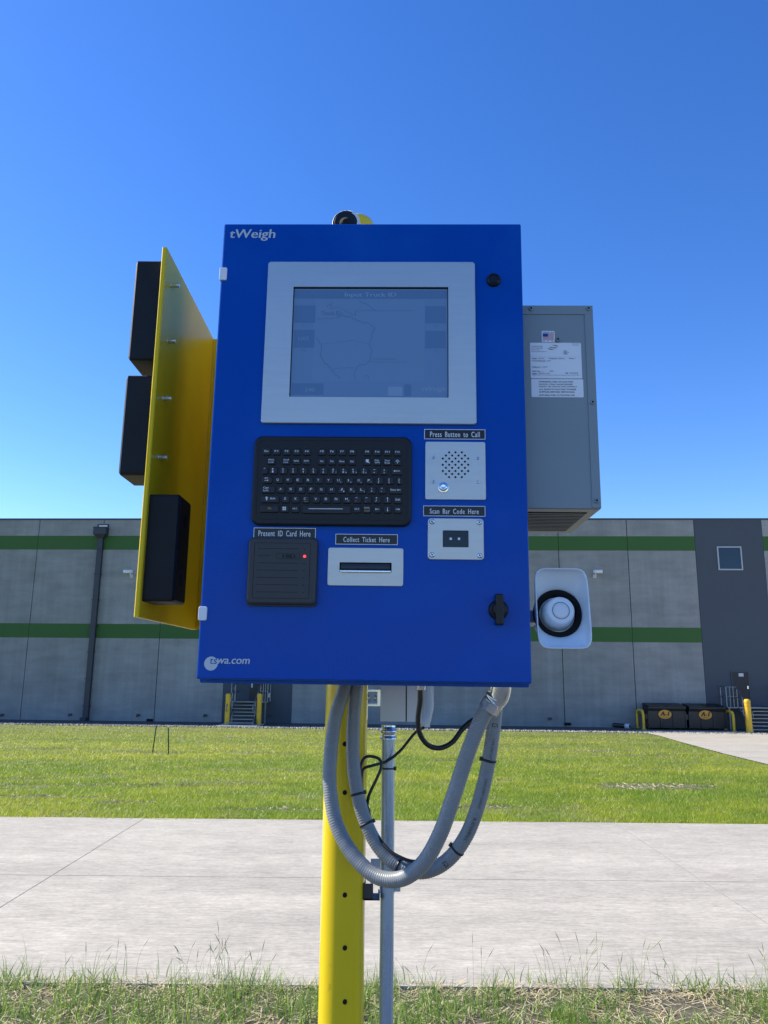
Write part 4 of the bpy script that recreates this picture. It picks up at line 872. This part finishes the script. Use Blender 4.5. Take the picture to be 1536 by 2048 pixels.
# grey junction box with clear cover
JY = 1.93
j0 = at(760.5, 1443, JY - .05); j1 = at(843, 1443, JY - .05)
jb = thing('outlet_box', 'grey outlet box with clear bubble cover hanging under the cabinet above the conduit pipe', 'electrical box', (j0.x, JY, j0.z))
wB = j1.x - j0.x; sp = at(812, 1443, JY - .05).x - j0.x
mb = MB(); mb.loft([[(x, y, z) for x, y in ((0, -.05), (sp - .001, -.05), (sp - .001, .05), (0, .05))] for z in (0, .2)]); mb.build('back_box', 'box_grey', jb)
mb = MB(); mb.box(sp - .001, sp + .002, -.049, .049, .001, .199); mb.build('gasket', 'hole', jb)
mb = MB(); mb.loft([[(x, y, z) for x, y in ((sp + .002, -.051), (wB, -.047), (wB, .047), (sp + .002, .051))] for z in (0.0, .2)]); mb.build('cover_frame', 'box_grey', jb)
mb = MB(); xr = at(872, 1410, JY - .05).x - j0.x
def bub(z, k): return [(wB + (xr - wB) * k * math.sin(math.pi * q / 10) ** .35, -.046 + .092 * q / 10, z) for q in range(11)]
mb.loft([bub(-.012, .55), bub(.0, .75), bub(.03, .95), bub(.1, 1), bub(.17, .95), bub(.2, .6)], True, True, True); mb.build('clear_cover', 'clear', jb)
mb = MB(); mb.box(wB, wB + (xr - wB) * .62, -.035, .035, -.0135, .004); mb.build('cover_latch', 'sticker', jb)
mb = MB(); mb.box(wB, wB + .006, -.025, .025, .03, .16); mb.build('outlet_plate', 'reader', jb)
# small strap clamp beside the box
sc0 = at(730, 1412, JY - .06); sc1 = at(761, 1380, JY - .06)
sb = thing('strut_bracket', 'small galvanised strut bracket between the yellow post and the outlet box', 'bracket', sc0)
w_, h_ = sc1.x - sc0.x, sc1.z - sc0.z
mb = MB(); 
for z in (0, h_ - .004): mb.box(0, w_, 0, .05, z, z + .004)
mb.box(0, .004, 0, .05, .004, h_ - .004); mb.box(w_ - .007, w_, 0, .05, .004, h_ - .004); mb.build('channel', 'steel', sb)
mb = MB(); mb.cyl((w_ - .004, .012, h_ / 2), (w_ * .55, .012, h_ / 2), .003, 8); mb.cyl((w_ * .6, .012, h_ / 2), (w_ * .72, .012, h_ / 2), .008, 6); mb.cyl((.004, .012, h_ * .5), (.011, .012, h_ * .5), .009, 6); mb.build('bolt', 'steel', sb)

# flexible conduits
def conduit(name, lab, pts, r_, rib=True):
    q = resample(spline([at(*p) for p in pts], 24), .0016)
    base = q[len(q) // 2]
    t = thing(name, lab, 'conduit', base, group='grey flexible conduits looping under the kiosk')
    q = [p - base for p in q]; mb = MB(); mb.tube(q, [r_ * (1 + .04 * math.cos(k * 2 * math.pi / 3.2)) for k in range(len(q))], 20); mb.build('hose', 'hose', t)
    return t, q, base
HRA, HRB = .0148, .0146
ta, qa, ba = conduit('flexible_conduit', 'grey flexible conduit forming the outer front loop below the kiosk',
   [(704, 1285, 1.70), (705, 1312, 1.765), (690, 1372, 1.765), (671, 1435, 1.75), (661, 1510, 1.735), (660, 1575, 1.72), (672, 1645, 1.70), (703, 1706, 1.675), (750, 1751, 1.645), (800, 1758, 1.615), (845, 1728, 1.585), (880, 1668, 1.56), (908, 1590, 1.54), (937, 1502, 1.525), (962, 1440, 1.52), (983, 1405, 1.515)], HRA)
tb, qb, bb = conduit('flexible_conduit', 'grey flexible conduit forming the inner rear loop with cable ties below the kiosk',
   [(722, 1285, 1.70), (722, 1312, 1.768), (714, 1372, 1.775), (707, 1440, 1.77), (706, 1510, 1.765), (712, 1572, 1.76), (728, 1635, 1.75), (755, 1690, 1.735), (795, 1730, 1.715), (845, 1743, 1.695), (893, 1722, 1.68), (932, 1672, 1.665), (958, 1605, 1.655), (975, 1535, 1.65), (986, 1465, 1.645), (993, 1400, 1.64), (996, 1368, 1.64)], HRB)
# elbow fitting
def fitting(t, base, pts, rad, n=24, name='elbow_fitting', m='steel'):
    mb = MB(); mb.tube([at(*p) - base for p in pts], rad, n); mb.build(name, m, t)
el = spline([at(1003, 1362, 1.5), at(1003, 1376, 1.5), at(999, 1392, 1.507), at(991, 1402, 1.512), at(985, 1408, 1.515)], 5)
mb = MB(); mb.tube([p - ba for p in el], [.019] * 3 + [.0185] * (len(el) - 3), 28); mb.build('elbow_fitting', 'steel', ta)
a_, b_ = at(992, 1396, 1.512), at(976, 1421, 1.518); ax = (b_ - a_)
mb = MB(); mb.tube([a_ - ba, a_ + ax * .1 - ba, a_ + ax * .12 - ba, a_ + ax * .3 - ba, a_ + ax * .32 - ba], [.0205, .0215, .0195, .0195, .0205], 28); mb.build('elbow_collar', 'steel', ta)
mb = MB(); mb.tube([a_ + ax * .34 - ba, a_ + ax * .4 - ba, a_ + ax * .95 - ba, a_ + ax - ba], [.0195, .0208, .0208, .0192], 8, smooth=False); mb.build('compression_nut', 'steel', ta)
top = at(1003, 1362, 1.5); mb = MB(); mb.box(top.x - ba.x - .028, top.x - ba.x + .028, -.02 + top.y - ba.y, .03 + top.y - ba.y, top.z - ba.z - .004, top.z - ba.z + .004); mb.build('mounting_flange', 'steel', ta)
tb_top = at(995, 1372, 1.64); mb = MB(); mb.tube([tb_top + Vector((0, 0, z)) - bb for z in (-.012, -.01, .01, .03)], [.018, .0195, .0195, .017], 10, smooth=False); mb.build('compression_nut', 'steel', tb)
# cable ties round the rear conduit
def near(q, p): return min(range(len(q)), key=lambda i: (q[i] - p).length)
for px, py, Y in ((978, 1521, 1.65), (916, 1700, 1.672), (798, 1732, 1.713), (733, 1648, 1.748), (714, 1588, 1.758)):
    i = near(qb, at(px, py, Y) - bb); p = qb[i]; d = (qb[min(i + 3, len(qb) - 1)] - qb[max(i - 3, 0)]).normalized()
    mb = MB(); mb.tube([p - d * .0025, p - d * .002, p + d * .002, p + d * .0025], [HRB * 1.02, HRB * 1.1, HRB * 1.1, HRB * 1.02], 24)
    e = d.cross(Vector((0, 1, 0))).normalized() * (HRB * 1.12); mb.tube([p + e - d * .004, p + e + d * .004], .0035, 6); mb.build('cable_tie', 'cable', tb)
def hose_print(q, t, r_, items):
    # printed marks on the camera-facing side of a hose
    mb = MB()
    for s, i0, length, hgt in items:
        p = q[i0]; i1 = min(len(q) - 1, i0 + int(length / .0016)); vs, fs = glyphs(s)
        xs_ = [v[0] for v in vs]; ys_ = [v[1] for v in vs]; x0, x1, y0, y1 = min(xs_), max(xs_), min(ys_), max(ys_)
        out = []
        for x, y, _d in vs:
            f = i0 + (x - x0) / (x1 - x0) * (i1 - i0); k = int(f); k = min(k, len(q) - 2); c = q[k].lerp(q[k + 1], f - k)
            tt = (q[k + 1] - q[max(0, k - 1)]).normalized(); side = tt.cross(Vector((0, 1, 0))).normalized(); fr = side.cross(tt).normalized()
            if fr.y > 0: fr = -fr
            a = ((y - y0) / (y1 - y0) - .5) * hgt / r_
            out.append(c + (side * math.sin(a) + fr * math.cos(a)) * (r_ * 1.047))
        mb.add(out, fs)
    mb.build('printed_marks', 'reader', t)
ia = near(qb, at(990, 1445, 1.64) - bb)
N = len(qb)
hose_print(qb[::-1], tb, HRB, [('CE', N - 1 - ia, .009, .012), ('TYPE CNP LQT 1"', N - 1 - near(qb, at(984, 1475, 1.645) - bb), .05, .006), ('LIQUID-TIGHT CONDUIT', N - 1 - near(qb, at(972, 1555, 1.65) - bb), .06, .006), ('OIL RES NONMETALLIC', N - 1 - near(qb, at(953, 1632, 1.658) - bb), .05, .006), ('CE', N - 1 - near(qb, at(898, 1722, 1.68) - bb), .01, .012)])

# black cables
def cable(name, lab, pts, r_, extra=None):
    q = resample(spline([at(*p) for p in pts], 16), .004); base = q[0]; t = thing(name, lab, 'cable', base)
    mb = MB(); mb.tube([p - base for p in q], r_, 12); mb.build('cord', 'cable', t); return t, base
t, b = cable('power_cable', 'black cable dropping from a metal gland under the kiosk and curving behind the conduit',
  [(840, 1372, 1.6), (840, 1400, 1.6), (836, 1440, 1.605), (840, 1468, 1.61), (856, 1490, 1.62), (880, 1496, 1.63), (905, 1484, 1.64), (925, 1458, 1.645), (945, 1441, 1.65), (975, 1430, 1.67)], .0052)
gpnt = at(841, 1372, 1.6); mb = MB(); mb.tube([gpnt + Vector((0, 0, z)) - b for z in (.03, .012, .0118, 0, -.0002, -.008)], [.008, .008, .0125, .0125, .0105, .0095], 10, smooth=False); mb.build('cable_gland', 'steel', t)
t, b = cable('thin_cable', 'thin black cable looping off the conduit pipe and tied along the rear conduit',
  [(848, 1455, 1.87), (830, 1466, 1.86), (800, 1502, 1.84), (772, 1523, 1.83), (745, 1531, 1.81), (727, 1538, 1.8), (723, 1560, 1.79), (724, 1590, 1.785), (733, 1612, 1.78), (738, 1590, 1.775), (752, 1560, 1.775), (762, 1536, 1.78), (760, 1520, 1.785), (745, 1513, 1.79), (730, 1515, 1.79), (722, 1530, 1.785), (721, 1552, 1.78), (726, 1590, 1.775), (737, 1620, 1.77), (741, 1645, 1.752), (755, 1672, 1.735), (778, 1700, 1.712), (800, 1714, 1.7), (822, 1722, 1.69), (850, 1724, 1.688)], .0033)
p = at(776, 1538, PYD - GR - .002); mb = MB(); mb.tube([Vector((gp.x, PYD, p.z)) - b + Vector((0, 0, z)) for z in (-.002, .002)], GR * 1.06, 20); e = Vector((gp.x + GR, PYD - .005, p.z)) - b; mb.tube([e + Vector((0, 0, -.004)), e + Vector((0, 0, .004))], .004, 6); mb.build('cable_tie', 'cable', t)

# ------------------------------------------------------------------ grass
def vnoise(x, y, s, seed):
    x = x / s; y = y / s; xi = np.floor(x).astype(np.int64); yi = np.floor(y).astype(np.int64); fx = x - xi; fy = y - yi
    fx = fx * fx * (3 - 2 * fx); fy = fy * fy * (3 - 2 * fy)
    def h(a, b):
        n = (a * 374761393 + b * 668265263 + seed * 974711) & 0x7fffffff; n = ((n ^ (n >> 13)) * 1274126177) & 0x7fffffff
        return ((n ^ (n >> 16)) & 0xffff) / 65535.0
    return (h(xi, yi) * (1 - fx) + h(xi + 1, yi) * fx) * (1 - fy) + (h(xi, yi + 1) * (1 - fx) + h(xi + 1, yi + 1) * fx) * fy
def blades(name, x, y, z, hgt, wid, lean, col, seg, lab, cat):
    n = len(x); az = rng.uniform(0, 2 * np.pi, n); face = rng.uniform(-1.0, 1.0, n)      # width axis roughly across the view
    lx, ly = np.cos(az) * lean * hgt, np.sin(az) * lean * hgt; wx, wy = np.cos(face) * wid / 2, np.sin(face) * wid / 2
    V = np.zeros((n, 2 * seg + 1, 3), np.float32)
    for k in range(seg):
        t = k / seg; ww = (1 - t ** 1.6) if k else .8; cx_, cy_, cz_ = x + lx * t * t, y + ly * t * t, z + hgt * (t - .25 * lean * t * t)
        V[:, 2 * k] = np.stack([cx_ - wx * ww, cy_ - wy * ww, cz_], 1); V[:, 2 * k + 1] = np.stack([cx_ + wx * ww, cy_ + wy * ww, cz_], 1)
    V[:, 2 * seg] = np.stack([x + lx, y + ly, z + hgt * (1 - .25 * lean)], 1)
    base = (np.arange(n) * (2 * seg + 1))[:, None]
    loops, starts, tots = [], [], []
    quads = np.concatenate([base + np.array([2 * k, 2 * k + 1, 2 * k + 3, 2 * k + 2]) for k in range(seg - 1)], 0) if seg > 1 else np.zeros((0, 4), int)
    tris = base + np.array([2 * seg - 2, 2 * seg - 1, 2 * seg])
    li = np.concatenate([quads.ravel(), tris.ravel()]).astype(np.int32)
    ls = np.concatenate([np.arange(len(quads)) * 4, len(quads) * 4 + np.arange(n) * 3]).astype(np.int32); lt_ = np.concatenate([np.full(len(quads), 4), np.full(n, 3)]).astype(np.int32)
    me = bpy.data.meshes.new(name); me.vertices.add(n * (2 * seg + 1)); me.vertices.foreach_set('co', V.ravel())
    me.loops.add(len(li)); me.loops.foreach_set('vertex_index', li); me.polygons.add(len(ls)); me.polygons.foreach_set('loop_start', ls); me.polygons.foreach_set('loop_total', lt_)
    me.update(calc_edges=True); me.validate()
    ca = me.color_attributes.new('Col', 'FLOAT_COLOR', 'POINT')
    C = np.ones((n, 2 * seg + 1, 4), np.float32); C[:, :, :3] = col[:, None, :]
    ca.data.foreach_set('color', C.ravel())
    me.materials.append(M['blade']); o = bpy.data.objects.new(name, me); COL.objects.link(o); o['kind'] = 'stuff'; tag(o, lab, cat); return o
def lerp(a, b, t): return np.array(a)[None] * (1 - t[:, None]) + np.array(b)[None] * t[:, None]
# lawn
n = 560000
iy = rng.uniform(1 / 43.0, 1 / 9.6, n); Y = 1 / iy; X = rng.uniform(-.78, .78, n) * Y
rowpos = .5 * vnoise(X, Y, .9, 3) + .5 * vnoise(X * .25, Y, 1.0, 5)
thin = vnoise(X * .45, Y, .55, 8) * .6 + vnoise(X, Y, .22, 9) * .4
bare = (thin > .7) & (rng.uniform(0, 1, n) < .7)
# lawn patches: straw showing near the lane, darker thinned streaks across the lawn  (centre seen at pixel, half sizes in metres, straw?)
LAWN_PATCHES = [(on_lawn(px, py), a, b, t) for px, py, a, b, t in ((60, 1592, .55, .16, 1), (200, 1594, .35, .1, 1), (250, 1604, .45, .14, 1), (560, 1618, .7, .16, 1), (480, 1632, .4, .05, 1), (700, 1622, .3, .12, 1), (960, 1612, .5, .2, 1), (1330, 1572, .9, .5, 1), (1250, 1574, .4, .3, 1), (1010, 1560, .3, .15, 1),
    (300, 1504, 1.5, .5, 0), (520, 1505, 1.3, .3, 0), (90, 1497, .9, .4, 0), (330, 1570, 1.6, .2, 0), (140, 1569, 1.2, .15, 0), (900, 1520, .5, .4, 0), (1190, 1502, 1.0, .5, 0), (1270, 1510, 1.4, .4, 0), (500, 1566, .9, .2, 0), (30, 1556, .5, .15, 0))]
patchd = np.zeros(n); wob = (vnoise(X, Y, .35, 61) - .5) * .9 + (vnoise(X, Y, .12, 62) - .5) * .7
for c_, a, b, t in LAWN_PATCHES:
    d_ = np.sqrt(((X - c_.x) / a) ** 2 + ((Y - c_.y) / b) ** 2) + wob; patchd = np.maximum(patchd, np.clip((1.25 - d_) * 2.2, 0, 1) * (.97 if t else .55))
ex = np.interp(Y, EDGE[:, 1], EDGE[:, 0]); fy = 44.35 - .051 * X
keep = ~bare & (rng.uniform(0, 1, n) > patchd) & (X < ex - .05 + rng.normal(0, .07, n)) & (Y < fy - 3.45 + rng.normal(0, .15, n)) & (Y > 9.74 + .16 * (vnoise(X, Y * 0, .3, 71) - .3) + rng.uniform(0, .07, n))
X, Y, rowpos, thin, patchd = X[keep], Y[keep], rowpos[keep], thin[keep], patchd[keep]; n = len(X)
big = vnoise(X * .4, Y, 2.6, 31) * .5 + vnoise(X, Y, .7, 33) * .3 + vnoise(X, Y, .25, 34) * .2
col = lerp((.56, .57, .055), (.27, .38, .035), np.clip((big - .25) / .5, 0, 1)) * rng.uniform(.85, 1.15, n)[:, None]
col *= (1 - .5 * np.clip(patchd, 0, 1))[:, None]
dry = rng.uniform(0, 1, n) < .03 + .1 * (thin > .6); col[dry] = np.array((.5, .42, .22)) * rng.uniform(.7, 1.1, dry.sum())[:, None]
blades('lawn_grass', X, Y, gz(X, Y) - .02, rng.uniform(.03, .075, n) * (.75 + .5 * rowpos), .003 + Y * .00068, rng.uniform(.3, 1.1, n), col, 1, 'short sunlit green lawn grass between the lane and the warehouse', 'grass')
# verge in front of the lane
def verge(n, ylo, yhi, hlo, hhi, wid, lean, c0, c1, seg, name, lab, pw=1.0, noise=0.4, xr=.6):
    Y = rng.uniform(ylo, yhi, n); X = rng.uniform(-xr, xr, n) * 5.2
    nz = vnoise(X, Y, .16, 51) * .6 + vnoise(X, Y, .5, 52) * .4; k = nz > noise + .1 * np.exp(-((X - .55) / .5) ** 2) - .08 * (X < -.9) - .05 * (X > 1.2) + rng.uniform(-.1, .1, n); X, Y, nz = X[k], Y[k], nz[k]; n = len(X)
    dens = np.clip(.55 + nz, .5, 1.3)
    t = rng.uniform(0, 1, n); col = lerp(c0, c1, t) * rng.uniform(.75, 1.2, n)[:, None]
    return blades(name, X, Y, np.full(n, -.02), (hlo + (hhi - hlo) * rng.uniform(0, 1, n) ** pw) * dens, rng.uniform(*wid, n), rng.uniform(*lean, n), col, seg, lab, 'grass')
verge(13000, 4.0, 4.9, .03, .15, (.003, .0065), (.2, 1.2), (.12, .24, .03), (.36, .5, .09), 4, 'verge_grass', 'unmown green grass along the near edge of the concrete lane', 1.6, .45)
verge(1500, 4.4, 4.95, .08, .23, (.0025, .005), (.05, .6), (.13, .22, .05), (.25, .33, .11), 4, 'tall_grass', 'taller green grass blades standing against the concrete lane', 1.8, .52)
verge(5000, 1.3, 4.05, .04, .14, (.003, .006), (.1, 1.0), (.1, .2, .035), (.24, .36, .08), 3, 'verge_grass', 'unmown green grass around the foot of the yellow post', 1.4, .4, .9)
mb = MB(); mb.add([(x, y, -.016 + .004 * math.sin(x * 5 + y * 9)) for y in (1.25, 2.4, 3.4, 4.1, 4.81) for x in np.linspace(-6, 6, 25)], [(j * 25 + i, j * 25 + i + 1, (j + 1) * 25 + i + 1, (j + 1) * 25 + i) for j in range(4) for i in range(24)], True)
structure(mb.build('shade_dark_soil', mat('shade_dark_soil', (.1, .085, .055), .95, var=.5, vscale=14, bump=1.0, bscale=40)))  # soil sheet coloured dark to deepen the shade between the blades
# straw lying on the verge
n = 11000; X = rng.uniform(-3.2, 3.2, n); Y = 4.87 - 2.7 * rng.uniform(0, 1, n) ** 1.8; az = rng.uniform(0, np.pi, n); ln = rng.uniform(.03, .12, n)
V = []; dx, dy = np.cos(az) * ln / 2, np.sin(az) * ln / 2; wd = rng.uniform(.0015, .003, n); nx, ny = -np.sin(az) * wd, np.cos(az) * wd; z0 = rng.uniform(-.018, .004, n); z1 = z0 + rng.uniform(-.004, .014, n)
me = bpy.data.meshes.new('straw'); V = np.stack([np.stack([X - dx - nx, Y - dy - ny, z0], 1), np.stack([X + dx - nx, Y + dy - ny, z1], 1), np.stack([X + dx + nx, Y + dy + ny, z1], 1), np.stack([X - dx + nx, Y - dy + ny, z0], 1)], 1)
me.from_pydata(V.reshape(-1, 3).tolist(), [], np.arange(4 * n).reshape(-1, 4).tolist()); ca = me.color_attributes.new('Col', 'FLOAT_COLOR', 'POINT')
C = np.ones((n, 4, 4), np.float32); C[:, :, :3] = (lerp((.95, .85, .58), (.6, .48, .27), rng.uniform(0, 1, n)))[:, None, :]; ca.data.foreach_set('color', C.ravel()); me.materials.append(M['blade'])
o = bpy.data.objects.new('straw', me); COL.objects.link(o); o['kind'] = 'stuff'; tag(o, 'dry pale straw lying between the grass of the verge', 'straw')
V = []; rs = random.Random(9)
for c_, a, b, t in LAWN_PATCHES:
    for k in range(int(420 * a * b ** .5 * (1 if t else .25))):
        x, y = c_.x + rs.gauss(0, a * .55), c_.y + rs.gauss(0, b * .55); q = rs.uniform(0, math.pi); l_ = rs.uniform(.02, .07); z = float(gz(x, y)); w_ = .006
        dx_, dy_ = math.cos(q) * l_, math.sin(q) * l_; V.append([(x - dx_, y - dy_, z - .012), (x + dx_, y + dy_, z + rs.uniform(-.012, .02)), (x + dx_ - dy_ * w_ / l_, y + dy_ + dx_ * w_ / l_, z + .003), (x - dx_ - dy_ * w_ / l_, y - dy_ + dx_ * w_ / l_, z - .008)])
me = bpy.data.meshes.new('lawn_straw'); me.from_pydata([p for q in V for p in q], [], [[4 * k, 4 * k + 1, 4 * k + 2, 4 * k + 3] for k in range(len(V))]); me.materials.append(mat('dead_straw', (.42, .35, .21), .8, island=.35))
o = bpy.data.objects.new('lawn_straw', me); COL.objects.link(o); o['kind'] = 'stuff'; tag(o, 'dry straw lying in the worn patches of the lawn', 'straw')
# seed-head stems
mb = MB(); rs = random.Random(5); cols = []
clumps = [(rs.uniform(-2.5, 2.5), rs.uniform(4.5, 4.9)) for _ in range(34)]
for cx_, cy_ in clumps:
    for k in range(rs.randint(1, 5)):
        x, y = cx_ + rs.gauss(0, .07), cy_ + rs.gauss(0, .05); h_ = rs.uniform(.13, .33); lx, ly = rs.gauss(0, .03), rs.gauss(0, .02)
        pts = [Vector((x + lx * t * t * (1 + .8 * t), y + ly * t * t, -.02 + h_ * (t - .08 * t ** 4))) for t in [q / 6 for q in range(7)]]
        mb.tube(pts, [.0012, .0011, .001, .0009, .0008, .0007, .0007], 4, False)
        a_, b_ = pts[-2], pts[-1]; d = b_ - a_; mb.tube([a_, a_ + d * .3, a_ + d * .8, a_ + d * 1.5], [.0008, .0022, .0022, .0005], 5, False)
o = mb.build('seed_stems', mat('seed_stem', (.34, .34, .18), .6, island=.35)); o['kind'] = 'stuff'; tag(o, 'thin pale seed-head stems rising above the verge grass', 'grass')
# pale pebbles only where the foot strip is sunlit, to brighten that edge
n = 5000; X = rng.uniform(-26, 24, n); O = rng.uniform(2.9, 3.75, n); mb_v = []; fcs = []
for k in range(n):
    c = bw(X[k], O[k], .0); s = .03 + .05 * rng.random(); h_ = s * .8
    b = len(mb_v); mb_v += [(c.x - s, c.y, c.z), (c.x, c.y - s, c.z), (c.x + s, c.y, c.z), (c.x, c.y + s, c.z), (c.x + s * .2, c.y, c.z + h_)]
    fcs += [(b, b + 1, b + 4), (b + 1, b + 2, b + 4), (b + 2, b + 3, b + 4), (b + 3, b, b + 4)]
me = bpy.data.meshes.new('stones'); me.from_pydata(mb_v, [], fcs); me.materials.append(mat('stone_mix', (.27, .255, .23), .9, island=.4)); o = bpy.data.objects.new('stones', me); COL.objects.link(o); o['kind'] = 'stuff'; tag(o, 'pale loose stones along the warehouse foot', 'stones')
